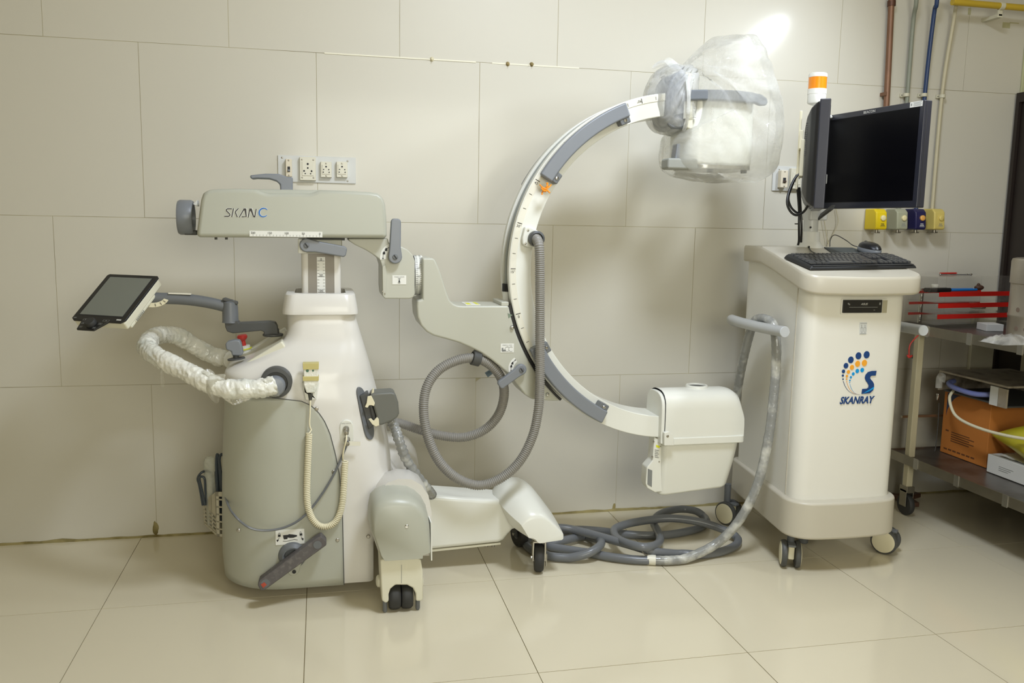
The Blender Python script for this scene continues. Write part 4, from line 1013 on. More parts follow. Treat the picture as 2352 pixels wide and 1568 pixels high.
# arm holding the screen
ap = spline([at(x, y, 2.80) for x, y in ((346, 684), (375, 685), (410, 686), (450, 690), (490, 697), (525, 706))], 6)
sar = mesh('screen_arm', G().sweep(ap, [.0175]*len(ap), 14, flat=.75), m_hand2, cm)
c = at(529, 720, 2.80)
mesh('arm_elbow', G().lathe([(.026, at(529, 740, 2.8).z-c.z), (.0245, at(529, 738, 2.8).z-c.z), (.0235, at(529, 706, 2.8).z-c.z), (.021, at(529, 694, 2.8).z-c.z), (.012, at(529, 689, 2.8).z-c.z)], c, Z_, 26), m_hand2, sar)
mesh('elbow_cap', G().prism(xz([(510, 686), (516, 684), (545, 693), (546, 699), (540, 698), (512, 690)], 2.79), 2.785, 2.815), m_dgrey, sar, bevel=.002)
mesh('lower_arm', G().prism(xz([(516, 737), (547, 737), (549, 741), (620, 738), (632, 740), (637, 748), (639, 769), (607, 769), (606, 762), (600, 759), (535, 765), (522, 761), (518, 752)], 2.785), 2.78, 2.82), m_dgrey, sar, bevel=.013, seg=4, ang=20)
mesh('arm_foot', G().lathe([(.019, .02), (.02, .006), (.031, .004), (.032, 0), (.030, -.003)], at(627, 769, 2.80), Z_, 28), m_dgrey, sar)
qc = at(350, 692, 2.79); g = G()
qa = [(qc.x+.05*math.cos(math.radians(t)), qc.z+.016+.034*math.sin(math.radians(t))) for t in range(200, 350, 10)]
qb = [(qc.x+.036*math.cos(math.radians(t)), qc.z+.016+.020*math.sin(math.radians(t))) for t in range(340, 190, -10)]
qd = mesh('tilt_quadrant', g.prism(qa+qb, 2.785, 2.80), m_coil, scr, bevel=.001, seg=2)
g = G()
for t in (235, 258, 282, 305, 325):
    q = math.radians(t); g.obox((qc.x+.043*math.cos(q), 2.7845, qc.z+.016+.027*math.sin(q)), (.004*math.cos(q), 0, .004*math.sin(q)), (0, .0005, 0), (-.0008*math.sin(q), 0, .0008*math.cos(q)))
mesh('scale_tick', g, m_ink, qd, flat=True)
mesh('arm_sticker', G().prism(xz([(388, 671.5), (440, 673), (440, 676), (388, 674)], 2.80), 2.787, 2.80), m_scale, sar, flat=True)

# ---- foot pedal and its sticker
yp = near_y(.1)-.002
c = at(672, 1275, yp)
ped = mesh('pedal_hub', G().lathe([(.043, 0), (.040, .012), (.03, .02), (.026, .02), (.022, .006)], (c.x, yp+.004, c.z), (0, -1, 0), 32), m_hand2, cm)
br = [(660, 1290), (676, 1290), (700, 1275), (690, 1300), (686, 1315), (678, 1322), (668, 1322), (662, 1316)]
bk = mesh('pedal_bracket', G().prism(xz(br, yp-.012), yp-.014, yp+.006), m_gpan, ped, bevel=.003)
p = at(675.5, 1312.5, yp-.0145); mesh('bracket_hole', G().lathe([(.006, 0), (.006, .001)], p, (0, -1, 0), 16), m_ink, bk)
a, b = at(596, 1349, yp-.05), at(744, 1240, yp-.05); d = (b-a); d.y = 0; L = d.length; d.normalize(); n_ = Vector((-d.z, 0, d.x)); w = .0185
pts = [(L*.02, -w*.9), (L*.98, -w), (L+.004, -w*.4), (L+.002, w*.9), (L*.93, w), (L*.06, w), (0, w*.5), (-.004, -w*.5)]
pb2 = mesh('foot_pedal', G().oprism(pts, (a.x, yp-.05, a.z), d, n_, (0, .035, 0)), mat('pedal_grey', (92, 88, 88), .6, var=.15, scale=30, dirt=(160, 156, 150), dscale=70, damt=.2), ped, bevel=.004)
g = G()
for f in (.09, .90): g.lathe([(.0125, 0), (.0125, .0008)], Vector((a.x, yp-.05, a.z))+d*(L*f), (0, -1, 0), 20)
mesh('pedal_pad', g, m_hand2, pb2, flat=True)
mesh('red_mark', G().oprism([(.008, -.007), (.022, -.006), (.021, .005), (.009, .006)], (a.x, yp-.0512, a.z), d, n_, (0, -.0006, 0)), mat('worn_red', (176, 74, 54), .6, var=.3, scale=120), pb2, flat=True)
a, b = at(632.5, 1218, yp), at(699.5, 1248, yp); yf = near_y(.2)-.0008
so = mesh('pedal_sticker', G().box(a.x, b.x, yf, yf+.002, b.z, a.z), m_lab, cm, flat=True)
def s_pt(u, v): return (a.x+(b.x-a.x)*u, b.z+(a.z-b.z)*v)
g = G().prism([s_pt(*q) for q in ((.26, .64), (.44, .66), (.46, .70), (.60, .66), (.74, .60), (.745, .52), (.62, .44), (.50, .44), (.42, .48), (.41, .38), (.29, .36), (.27, .48))], yf-.0006, yf)
g.strip([s_pt(*q) for q in ((.25, .25), (.36, .22), (.48, .26), (.65, .32), (.76, .27))], .0011, (0, yf-.0006, 0), X_, Z_, (0, .0006, 0))
for u, sg in ((.13, -1), (.88, 1)):
    g.prism([s_pt(u-.045, .55), s_pt(u+.045, .55), s_pt(u+.045, .70), s_pt(u-.045, .70)], yf-.0006, yf)
    g.strip([s_pt(u+.03*math.cos(t)-(.0 if sg < 0 else .015), .70+.12*math.sin(t)) for t in [PI*k/6 for k in range(7)]], .0009, (0, yf-.0006, 0), X_, Z_, (0, .0006, 0))
    g.strip([s_pt(u, .5), s_pt(u+sg*.05, .34)], .0011, (0, yf-.0006, 0), X_, Z_, (0, .0006, 0))
    g.prism([s_pt(u+sg*.05-.05, .36), s_pt(u+sg*.05+.04, .36), s_pt(u+sg*.075, .20)], yf-.0006, yf)
mesh('sticker_symbol', g, m_ink, so, flat=True)
# ---- sockets and big plug on the body
yf = surf_y(at(797, 990, 2.62).x, at(797, 990, 2.62).z)+.001
cpp = [(780+16+16*math.cos(math.radians(t)), 979+16*-math.sin(math.radians(t))) for t in range(0, 181, 20)]+[(780+16-16*math.cos(math.radians(t)), 1004+16*math.sin(math.radians(t))) for t in range(0, 181, 20)]
sp_ = mesh('socket_plate', G().prism(xz(cpp, yf), yf-.006, yf+.03), m_cover, cm, bevel=.003)
for x, y in ((795, 984), (797, 1008)):
    p = at(x, y, yf-.006); mesh('plug', G().lathe([(.0095, 0), (.0095, .006), (.0085, .014), (.0075, .015), (.007, .028), (.003, .030)], p, (0, -1, -.35), 20), m_steel, sp_)
text('HAND SWITCH', at(795, 972, yf-.0064), X_, Z_, .0032, m_inkg, sp_, width=.028)
def onsurf(px, py, e=0):
    y = 2.62
    for _ in range(8): p = at(px, py, y); y = surf_y(p.x, p.z)-e
    return at(px, py, y)
ovp = spline([onsurf(x, y, .002) for x, y in ((822, 889), (831, 892), (839, 908), (848, 940), (855, 970), (858, 992), (855, 1006), (847, 1009), (839, 998), (831, 965), (824, 930), (819, 902))], 5, closed=True)
n = len(ovp); nrm = Vector((.62, -.78, .1)).normalized(); g = G()
g.add([q-nrm*.02 for q in ovp]+[q+nrm*.004 for q in ovp], [tuple(range(n)), tuple(range(2*n-1, n-1, -1))]+[(i, i+n, (i+1) % n+n, (i+1) % n) for i in range(n)])
op = mesh('connector_plate', g, m_hand2, cm, bevel=.0015, seg=2)
oc = sum(ovp, Vector())/n; CY = oc.y-.012
hd1 = [(826, 908), (846, 901), (868, 970), (846, 988)]
mesh('connector_base', G().prism(xz(hd1, CY), CY, CY+.075), m_dgrey, op, bevel=.004)
hd2 = [(850, 906), (858, 903), (900, 900), (908, 903), (915, 924), (917, 950), (913, 958), (902, 966), (878, 976), (870, 977)]
hood = mesh('connector_hood', G().prism(xz(hd2, CY-.008), CY-.010, CY+.065), mat('hood_grey', (104, 105, 99), .45, var=.06), op, bevel=.007)
mesh('hood_gasket', G().prism(xz([(847, 932), (850, 931), (858, 963), (855, 964)], CY-.002), CY-.002, CY+.01), m_blk, op, flat=True)
for q in ([(844, 910), (853, 908), (861, 925), (859, 932), (853, 930), (848, 930), (844, 936), (838, 934), (842, 925)], [(846, 962), (852, 960), (858, 966), (866, 957), (870, 962), (871, 976), (863, 979), (855, 974)]):
    mesh('latch_clip', G().prism(xz(q, CY-.012), CY-.016, CY-.009), m_coil, op, bevel=.0015, seg=2)
mesh('latch_clip', G().prism(xz([(852, 908), (856, 894), (859, 893), (859, 900), (856, 909)], CY), CY, CY+.02), m_coil, op, bevel=.001, seg=2)
wp = spline([at(x, y, Y) for x, y, Y in ((896, 958, 2.69), (908, 985, 2.68), (918, 1015, 2.655), (930, 1048, 2.66), (952, 1085, 2.68), (978, 1118, 2.71), (992, 1136, 2.76))], 10)
rr_ = [.0155+.0018*math.sin(k*1.9)+.0015*mnoise.noise(q*40) for k, q in enumerate(wp)]
mesh('wrapped_cable', G().sweep(wp, rr_, 16), m_wrapg, cm, ang=180)
# ---- corrugated hose from the C to the body
hp = [(1231, 548, 2.725), (1236, 556, 2.700), (1239, 575, 2.690), (1240, 640, 2.690), (1240, 760, 2.692), (1240, 880, 2.694), (1236, 945, 2.695), (1222, 1005, 2.695), (1193, 1060, 2.695), (1150, 1098, 2.695), (1100, 1114, 2.695), (1050, 1098, 2.70), (1008, 1058, 2.70), (982, 1000, 2.705), (973, 940, 2.715), (980, 890, 2.73), (1005, 852, 2.745), (1045, 829, 2.755), (1088, 822, 2.765), (1124, 836, 2.775), (1150, 866, 2.785), (1158, 905, 2.80), (1146, 950, 2.815), (1115, 985, 2.83), (1070, 1003, 2.845), (1020, 1001, 2.86), (965, 987, 2.875), (920, 972, 2.89), (892, 968, 2.89)]
hpath = resample(spline([at(*q) for q in hp], 14), .00165)
rr_ = [.0152+.0016*math.sin(2*PI*k/4.) for k in range(len(hpath))]
mesh('corrugated_hose', G().sweep(hpath, rr_, 14), m_hose, cm, ang=180)
c = at(1093, 823, 2.766); d = (at(1124, 836, 2.77)-at(1070, 823, 2.76)).normalized()
cl = mesh('hose_clip', G().lathe([(.0185, -.014), (.023, -.012), (.023, .012), (.0185, .014)], c, d, 26, cap=False), m_dgrey, cm, solid=.003)
mesh('clip_stem', G().obox(at(1098, 811, 2.77), (.014, 0, -.004), (0, .012, 0), (.003, 0, .010)), m_dgrey, cl, bevel=.003)
# ---- wire basket on the rear of the body
bA, bB, bC_ = (at(468, 1150, 2.97), at(497, 1140, 2.845), at(523, 1140, 2.83))
def bar_panel(g, p0, p1, ztop0, ztop1, zb, cols, rws, e=.0025, brd=.010):
    p0, p1 = Vector((p0.x, p0.y, 0)), Vector((p1.x, p1.y, 0)); d = (p1-p0); L = d.length; d.normalize(); n_ = Vector((-d.y, d.x, 0))*.002
    def q(u0, u1, z0, z1, z2=None, z3=None):
        z2 = z1 if z2 is None else z2
        v = [p0+d*u0+Z_*z0, p0+d*u1+Z_*z0, p0+d*u1+Z_*z2, p0+d*u0+Z_*z1]; g.add([a+n_ for a in v]+[a-n_ for a in v], [(0, 1, 2, 3), (7, 6, 5, 4), (0, 4, 5, 1), (1, 5, 6, 2), (2, 6, 7, 3), (3, 7, 4, 0)])
    zt = lambda u: ztop0+(ztop1-ztop0)*min(1, u/L)
    q(0, brd, zb, zt(0), zt(brd)); q(L-brd, L, zb, zt(L-brd), zt(L)); q(0, L, zb, zb+brd)
    q(0, L, min(ztop0, ztop1)-brd*1.6, ztop0, ztop1)
    for c_ in range(1, cols): u = brd+(L-2*brd)*c_/cols; q(u-e, u+e, zb, zt(u)-.004)
    for r in range(1, rws): z = zb+(min(ztop0, ztop1)-zb)*r/rws; q(0, L, z-e, z+e)
zb = at(497, 1231, 2.845).z
g = G(); bar_panel(g, bA, bB, at(467, 1152, 2.97).z, at(497, 1129, 2.845).z, zb, 3, 6, .0022, .008); bar_panel(g, bB, bC_, at(497, 1129, 2.845).z, at(523, 1129, 2.83).z, zb, 1, 6, .0022, .009)
bar_panel(g, bA, Vector((bA.x+.10, bA.y+.02, 0)), at(467, 1152, 2.97).z, at(497, 1129, 2.845).z, zb, 2, 6, .002, .008)
g.add([(bA.x, bA.y, zb), (bB.x, bB.y, zb), (bC_.x+.03, bC_.y, zb), (bC_.x+.03, 2.99, zb)], [(0, 1, 2, 3)])
bsk = mesh('basket', g, mat('basket_grey', (190, 184, 164), .5), cm, flat=True)
mesh('basket_hook', G().box(at(510, 1070, 2.83).x, at(521, 1070, 2.83).x, 2.84, 2.86, at(515, 1074, 2.83).z, at(515, 1068, 2.83).z), m_steel, cm)
# loose items held by the basket
g = G()
for pts, r in (([(466, 1160, 2.93), (458, 1115, 2.93), (454, 1100, 2.93), (458, 1090, 2.92), (466, 1083, 2.92), (478, 1082, 2.95), (488, 1090, 2.97)], .0042), ([(471, 1160, 2.92), (462, 1118, 2.92), (458, 1100, 2.92), (462, 1094, 2.91), (470, 1100, 2.91), (472, 1130, 2.92), (476, 1160, 2.93)], .0042),
               ([(505, 1200, 2.87), (500, 1130, 2.87), (497, 1070, 2.87), (498, 1045, 2.87), (501, 1048, 2.87), (504, 1080, 2.87), (507, 1130, 2.87), (507, 1200, 2.87)], .0045), ([(503, 1200, 2.88), (498, 1120, 2.88), (496, 1085, 2.88), (500, 1090, 2.88), (506, 1130, 2.88)], .0045),
               ([(512, 1190, 2.86), (510, 1110, 2.86), (506, 1075, 2.86), (504, 1055, 2.86), (508, 1043, 2.86), (514, 1048, 2.865), (517, 1060, 2.87)], .0042), ([(510, 1195, 2.865), (509, 1130, 2.865), (508, 1100, 2.865), (512, 1090, 2.865), (514, 1140, 2.865), (513, 1195, 2.865)], .0045)):
    g.sweep(spline([at(*q) for q in pts], 6), r, 8)
solo('cable_bundle', g, m_cab2, 'dark grey cable loops stuffed in the wire basket at the machine rear', 'cable', at(500, 1200, 2.88))
b0 = at(491, 1205, 2.935)
tb = thing('bottle', b0, 'translucent plastic bottle standing in the wire basket', 'bottle')
mesh('bottle_body', G().lathe([(.018, 0), (.021, .004), (.021, .20), (.020, .222), (.015, .232), (.006, .236)], b0, (-.03, 0, 1), 20), f_bot, tb)
mesh('dropper', G().cyl(b0+Vector((.008, -.004, .03)), b0+Vector((.0, -.004, .17)), .004, n=8), m_inkg, tb)
g = G().box(at(498, 1, 2.88).x, at(517, 1, 2.88).x, 2.872, 2.93, zb+.012, zb+.145)
solo('foot_switch', g, m_blk, 'black foot switch lying inside the wire basket', 'foot switch', at(506, 1215, 2.88), bevel=.006)
# ---- hand switch, coiled cord
yh = near_y(.66)-.001
hs = thing('hand_switch', at(713, 900, yh), 'taped hand switch in a white holder with a coiled cream cord', 'hand switch')
mesh('holder', G().prism(xz([(694, 878), (699, 878), (702, 898), (725, 898), (729, 878), (733, 878), (727, 917), (702, 918)], yh-.01), yh-.016, yh+.012), m_cover, hs, bevel=.003)
mesh('switch_body', G().prism(xz([(697, 833), (731, 832), (731, 880), (724, 900), (704, 900), (697, 880)], yh-.012), yh-.030, yh-.002), m_wrap, hs, bevel=.004)
mesh('switch_core', G().prism(xz([(700, 838), (728, 838), (728, 878), (722, 896), (706, 896), (700, 878)], yh-.012), yh-.026, yh-.004), m_scale, hs, bevel=.004)
for y0, y1 in ((832, 846), (862, 872)):
    mesh('tape_band', G().prism(xz([(695.5, y0), (732.5, y0-.6), (732, y1-.6), (696, y1)], yh-.012), yh-.0325, yh+.0), m_tape, hs, bevel=.001, seg=2)
mesh('symbol', G().lathe([(.0045, 0), (.0045, .0006)], at(706, 851, yh-.030), (0, -1, 0), 14).lathe([(.003, 0), (.003, .0006)], at(719, 851, yh-.030), (0, -1, 0), 14), mat('symbol_green', (70, 110, 90), .5), hs, flat=True)
mesh('strain_relief', G().cyl(at(713, 903, yh-.014), at(713, 918, yh-.014), .008, .005, 14), m_dgrey, hs)
def ny(z): return near_y(z)-.013
def onbody(px, py, e=0):
    y = 2.6
    for _ in range(4): p = at(px, py, y); y = near_y(p.z)-.0125-e
    return at(px, py, y)
coilc = spline([onbody(*q) for q in ((710, 994), (708, 1040), (706, 1090), (705, 1135), (708, 1165), (717, 1190), (732, 1206), (750, 1209), (768, 1200), (780, 1180), (787, 1150), (790, 1110), (792, 1070), (793, 1058))], 14)
step = .00062; cp = resample(coilc, step); tang = []
hel = []; nrm = Vector((0, -1, 0))
for k in range(len(cp)):
    t = (cp[min(k+1, len(cp)-1)]-cp[max(k-1, 0)]).normalized(); nrm = (nrm-t*nrm.dot(t)).normalized(); b = t.cross(nrm)
    a = 2*PI*k/9.; hel.append(cp[k]+(nrm*math.cos(a)+b*math.sin(a))*.0082)
start = [onbody(713, 918), onbody(712, 950), onbody(711, 975), onbody(716, 990)]
end = [onbody(787, 1052, .004), onbody(790, 1030, .012), onbody(795, 1012, .02), at(796, 998, yf-.03)]
mesh('coiled_cord', G().sweep(spline(start, 4)[:-1]+hel+spline(end, 4)[1:], .0027, 6), m_coil, hs, ang=180)
t = thing('foot_switch_cable', at(797, 1016, 2.6), 'thin blue-grey cable sweeping from the body socket to the basket', 'cable')
pts = [at(799, 1012, yf-.03)]+[onbody(x, y) for x, y in ((793, 1030), (776, 1070), (755, 1110), (725, 1155), (690, 1192), (650, 1212), (605, 1218), (570, 1210), (540, 1185))]+[at(524, 1160, 2.68), at(516, 1130, 2.76), at(513, 1100, 2.84)]
mesh('cable_run', G().sweep(spline(pts, 8), .0036, 8), m_cab, t)
mesh('cable_tag', G().prism(xz([(799, 1013), (828, 1014), (828, 1023), (800, 1023)], yf-.028), yf-.029, yf-.0275), m_scale, t, flat=True)
# orange string tied at the upper grip
c = at(1251, 434, 2.715)
g = G()
for pts in (((1256, 420), (1258, 428), (1252, 434)), ((1252, 434), (1246, 441), (1245, 447)), ((1252, 435), (1258, 438), (1263, 443)), ((1252, 434), (1256, 428), (1258, 420)), ((1243, 432), (1250, 438), (1258, 436)), ((1245, 428), (1252, 440), (1254, 433))):
    g.sweep(spline([at(x, y, 2.712+.004*math.sin(x)) for x, y in pts], 5), .0026, 7)
g.ball(c, .006, .005, .006, 10, 6)
g.sweep(spline([at(1240, 424, 2.722), at(1248, 432, 2.712), at(1258, 432, 2.714), at(1266, 424, 2.73)], 5), .0022, 7)
solo('orange_string', g, m_orange, 'orange string knotted around the lower end of the upper grip', 'string', c)

# ---- clear bag over the detector
def pillow(outline, cpx, yc, T, m, nr=18, wr=.012, seed=0, knot=None, clos=40):
    O = resample(spline([Vector((p[0], 0, p[1])) for p in xz(outline, yc)], 10, closed=True)+[Vector((xz(outline, yc)[0][0], 0, xz(outline, yc)[0][1]))], .012)
    c = at(cpx[0], cpx[1], yc); C3 = Vector((c.x, 0, c.z)); n = len(O); g = G()
    for side in (-1, 1):
        rings = []
        for k in range(nr+1):
            s = k/nr; rg = []
            for i, q in enumerate(O):
                p = C3+(q-C3)*max(s, .004)
                d = T*(1-s**4.2)**.55
                w = wr*mnoise.noise(Vector((p.x*9, p.z*9, seed+side)))+wr*.6*mnoise.noise(Vector((p.x*24, p.z*24, seed+side*3)))
                if knot is not None:
                    K = at(knot[0], knot[1], yc); dx, dz = p.x-K.x, p.z-K.z; L = math.hypot(dx, dz); an = math.atan2(dz, dx)
                    w += wr*1.1*math.exp(-L/.16)*math.sin(an*17+3*mnoise.noise(Vector((p.x*6, p.z*6, seed))))+wr*.5*math.exp(-L/.3)*math.sin(an*31)
                rg.append((p.x+w*.3, yc+side*(d+w*(1-s**6)), p.z+w*.3))
            rings.append(rg)
        g.loft(rings if side < 0 else rings, cap=False)
    return g
bag = thing('plastic_bag', at(1640, 250, YC), 'clear plastic bag tied over the detector at the upper end of the arc', 'plastic bag')
out = [(1576, 176), (1566, 158), (1580, 138), (1610, 106), (1640, 85), (1672, 79), (1706, 80), (1724, 92), (1738, 120), (1752, 165), (1764, 205), (1778, 250), (1782, 285), (1776, 330), (1768, 375), (1764, 400), (1742, 417), (1700, 418), (1640, 421), (1590, 416), (1555, 408), (1532, 394), (1524, 372), (1527, 345), (1532, 318), (1552, 304), (1572, 295), (1580, 250)]
mesh('bag_main', pillow(out, (1655, 255), YC, .172, f_bag, wr=.014, knot=(1572, 160)), f_bag, bag, ang=180)
out = [(1584, 170), (1570, 152), (1552, 150), (1535, 150), (1510, 160), (1498, 180), (1489, 205), (1486, 235), (1490, 262), (1498, 290), (1512, 306), (1535, 312), (1556, 308), (1574, 298), (1584, 250)]
mesh('bag_neck', pillow(out, (1540, 225), YC, .115, f_bag2, nr=16, wr=.012, seed=5, knot=(1566, 158)), f_bag2, bag, ang=180)
g = G(); rows_ = []
for x, y, w in ((1572, 158, 10), (1558, 150, 8), (1540, 144, 8), (1524, 142, 9), (1508, 147, 9), (1499, 156, 6)):
    rows_.append([at(x, y+w, YC-.03), at(x-2, y-2, YC-.055), at(x, y-w*.9, YC-.02), at(x+3, y, YC+.02)])
g.loft(rows_, cap=False, closed=False)
g.loft([[at(1572, 160, YC-.04), at(1560, 158, YC-.05), at(1548, 164, YC-.05)], [at(1540, 128, YC-.05), at(1530, 134, YC-.05), at(1526, 142, YC-.05)], [at(1530, 133, YC-.05), at(1528, 136, YC-.05), at(1525, 140, YC-.05)]], cap=False, closed=False)
mesh('bag_tail', g, f_bag2, bag, ang=180, sub=1)
nb = spline([(at(x, y, Y)) for x, y, Y in ((1572, 160, 2.80), (1579, 185, 2.712), (1582, 230, 2.695), (1578, 275, 2.705), (1570, 300, 2.76), (1570, 296, 2.90), (1577, 230, 2.96), (1574, 175, 2.90))], 8, closed=True)
mesh('tie_band', G().sweep(nb, .0065, 8, closed=True), f_bag2, bag)

# ------------------------------------------------------------------ workstation cart
cart = thing('workstation_cart', (1.745, 2.80, 0), 'tall white workstation cart with sloping top, right of the X-ray machine', 'cart')
def trap(xl0, xl1, y0, y1, rf, rb, bow, n=7):
    """plan outline: front edge at y0 (slightly bowed), back edge at y1 narrower; centred on x = 1.745"""
    xm = 1.745; pts = []
    fl, bl = xl0, xl1; fr, br = 2*xm-xl0, 2*xm-xl1
    def corner(a, b, c, r, k):
        a, b, c = Vector(a), Vector(b), Vector(c); u = (a-b).normalized(); v = (c-b).normalized(); ang = u.angle(v); d = r/math.tan(ang/2)
        p, q = b+u*d, b+v*d
        return [(p*(1-t)**2+b*2*t*(1-t)+q*t*t) for t in [i/(k-1) for i in range(k)]]
    P = [(fl, y0), (fr, y0), (br, y1), (bl, y1)]
    for i, r in ((0, rf), (1, rf), (2, rb), (3, rb)):
        pts += corner(P[i-1], P[i], P[(i+1) % 4], r, n)
        if i == 0 and bow:
            p = pts[-1]
            for t in (.2, .4, .6, .8): pts.append(Vector((p[0]+(fr-fl-2*(p[0]-fl))*t, y0)))
    out = []
    for p in pts:
        x, y = p[0], p[1]
        if bow: y -= bow*max(0, 1-((x-xm)/(fr-xm))**2)*max(0, 1-(y-y0)/.08)
        out.append((x, y))
    return out
base = mesh('base', G().prismz(trap(1.528, 1.60, 2.515, 3.10, .085, .04, .022, 9), .128, .258), m_cartb, cart, bevel=.010, ang=50)
LS = .175; LY0, LZ0 = 2.50, 1.020
def lidz(x, y): return interp([(2.4, 1.0), (2.5, 1.02), (2.78, 1.080), (2.9, 1.1016), (3.2, 1.1016)], y)
cabn = mesh('cabinet', G().prismz(trap(1.553, 1.606, 2.545, 3.06, .05, .02, .012, 9), .255, lambda x, y: lidz(x, y)-.032), m_cart, cart, bevel=.004, ang=50)
mesh('side_seam', G().box(1.5575, 1.5595, 2.608, 2.611, .26, .98), m_cartb, cabn)
lq_ = trap(1.522, 1.594, 2.497, 3.085, .06, .03, .018, 9); lp_ = []
for i in range(len(lq_)):
    a, b = lq_[i-1], lq_[i]; m_ = max(1, int(math.hypot(b[0]-a[0], b[1]-a[1])/.02))
    for k in range(m_): lp_.append((a[0]+(b[0]-a[0])*(k+1)/m_, a[1]+(b[1]-a[1])*(k+1)/m_))
def clip_y(P, y0, keep_below):
    out = []
    for i in range(len(P)):
        a, b = P[i-1], P[i]; ia, ib = (a[1] <= y0) == keep_below, (b[1] <= y0) == keep_below
        if ia != ib: t = (y0-a[1])/(b[1]-a[1]); out.append((a[0]+(b[0]-a[0])*t, y0))
        if ib: out.append(tuple(b))
    return out
rings = [[(x, y, lidz(x, y)-.06+d) for x, y in lp_] for d in (0, .006, .054)]
g = G()
lidm = mesh('lid', g.loft([[(1.745+(x-1.745)*k, 2.79+(y-2.79)*k, lidz(x, 2.79+(y-2.79)*k)-.06+d) for x, y in lp_] for d, k in ((0, .985), (.004, .996), (.009, 1), (.050, 1), (.056, .996), (.060, .985))], cap=False), m_cartb, cart, ang=50)
tp = [(1.745+(x-1.745)*.985, 2.79+(y-2.79)*.985) for x, y in lp_]
g = G()
for up, sg in ((.06, 1), (0, -1)):
    for q in (clip_y(tp, 2.78, True), clip_y(clip_y(tp, 2.78, False), 2.9, True), clip_y(tp, 2.9, False)):
        g.add([(x, y, lidz(x, y)-.06+up) for x, y in q], [tuple(range(len(q)))])
mesh('lid_top', g, m_cartb, lidm, flat=True)
LSF = .175
def onlid(px, py, up=0):
    d = RGT*((px-W/2)/FPX)+UPV*((H/2-py)/FPX)+FWD
    lo, hi = 2.3, 3.3
    for _ in range(40):
        m_ = (lo+hi)/2; p = EYEP+d*(m_/d.y)
        if p.z > lidz(p.x, p.y)+up: lo = m_
        else: hi = m_
    return EYEP+d*(lo/d.y)
# casters
def twin_disc_caster(c, ang, parent, r=.047, top=.13):
    """twin-wheel caster with cream side discs"""
    a = math.radians(ang); d = Vector((math.cos(a), math.sin(a), 0)); e = Vector((-d.y, d.x, 0)); c = Vector((c[0], c[1], r))
    o = mesh('caster', G().obox(c+Z_*.012+e*.004, d*.011, e*.030, Z_*.026).obox(c+e*.03+Z_*.0, d*.010, e*.008, Z_*.03), m_coil, parent, bevel=.005)
    for sg in (-1, 1):
        c0 = c+d*sg*.013
        mesh('wheel', G().lathe([(r*.8, 0), (r*.97, .002), (r, .006), (r, .013), (r*.95, .018), (r*.84, .0195)], c0, d*sg, 36), m_dgrey, o)
        mesh('wheel_disc', G().lathe([(r*.85, .0150), (r*.84, .0205), (r*.7, .0222), (r*.3, .0232), (.001, .0234)], c0, d*sg, 32), m_coil, o)
    mesh('brake_tab', G().obox(c-e*.022+Z_*(r*.83), d*.013, e*.016, Z_*.004), m_hand2, o, bevel=.002)
    mesh('stem', G().cyl(c+Z_*(r*.8)+e*.012, (c.x+e.x*.012, c.y+e.y*.012, top), .013, n=18), m_hand2, o)
    return o
p = atz(1815, 1307, 0); twin_disc_caster((p.x+.012, p.y+.025), -24, base)
p = atz(2045, 1274, 0); twin_disc_caster((p.x-.002, p.y+.03), 40, base)
p = atz(1672, 1206, 0); twin_disc_caster((p.x+.012, p.y+.02), 28, base, .047, .16)
twin_disc_caster((1.90, 3.02), 20, base)
mesh('floor_anchor', G().box(1.70, 1.80, 2.75, 2.85, .05, .13).cyl((1.76, 2.8, .0), (1.76, 2.8, .06), .018, n=16), m_hand2, base, bevel=.004)
# handles at both sides
hp = spline([at(1802, 762, 2.585), at(1775, 757, 2.655), at(1740, 750, 2.75), at(1708, 742, 2.85), at(1688, 736, 2.92), at(1681, 733.5, 2.965), at(1683, 736, 3.0), at(1700, 741, 3.02), at(1745, 752, 3.03)], 8)
def handle(sgn):
    P = [Vector((1.768+sgn*(q.x-1.768), q.y, q.z)) for q in hp]
    o = mesh('handle', G().sweep(P, .0185, 20), mat('handle_grey_%d' % (sgn+1), (176, 178, 178), .3, var=.02), cart)
    mesh('handle_cap', G().lathe([(.0185, -.001), (.0187, .001), (.0175, .003), (.001, .0032)], P[0], P[0]-P[1], 24), mat('cap_grey_%d' % (sgn+1), (190, 194, 198), .35), o)
    mesh('handle_bracket', G().cyl((1.768+sgn*(1.515-1.768), 2.74, .815), (1.745+sgn*(1.58-1.745), 2.74, .815), .011, n=14), m_hand2, o)
handle(1); handle(-1)
# disc drive in its recess
fy = 2.5335
def fr(px, py, Y=fy): return at(px, py, Y)
a, b = fr(1932, 686), fr(2034, 721)
rc = mesh('drive_bezel', G().box(a.x, b.x, fy-.004, fy+.01, b.z, a.z), m_cart, cabn, bevel=.003)
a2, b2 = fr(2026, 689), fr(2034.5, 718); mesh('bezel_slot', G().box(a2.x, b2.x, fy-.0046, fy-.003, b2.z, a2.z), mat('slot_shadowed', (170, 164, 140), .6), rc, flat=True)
a, b = fr(1937, 688.5, fy-.006), fr(2024, 718, fy-.006)
dr = mesh('disc_drive', G().box(a.x, b.x, fy-.009, fy+.01, b.z, a.z), m_blk, cabn, bevel=.0015, seg=2)
w, h = b.x-a.x, a.z-b.z; yy = fy-.0095
mesh('tray_line', G().box(a.x+w*.15, b.x-w*.12, yy, yy+.001, b.z+h*.42, b.z+h*.455), m_inkg, dr, flat=True)
text('ASUS', (a.x+w*.53, yy, b.z+h*.69), X_, Z_, h*.15, m_lab, dr, shear=.35, width=w*.18)
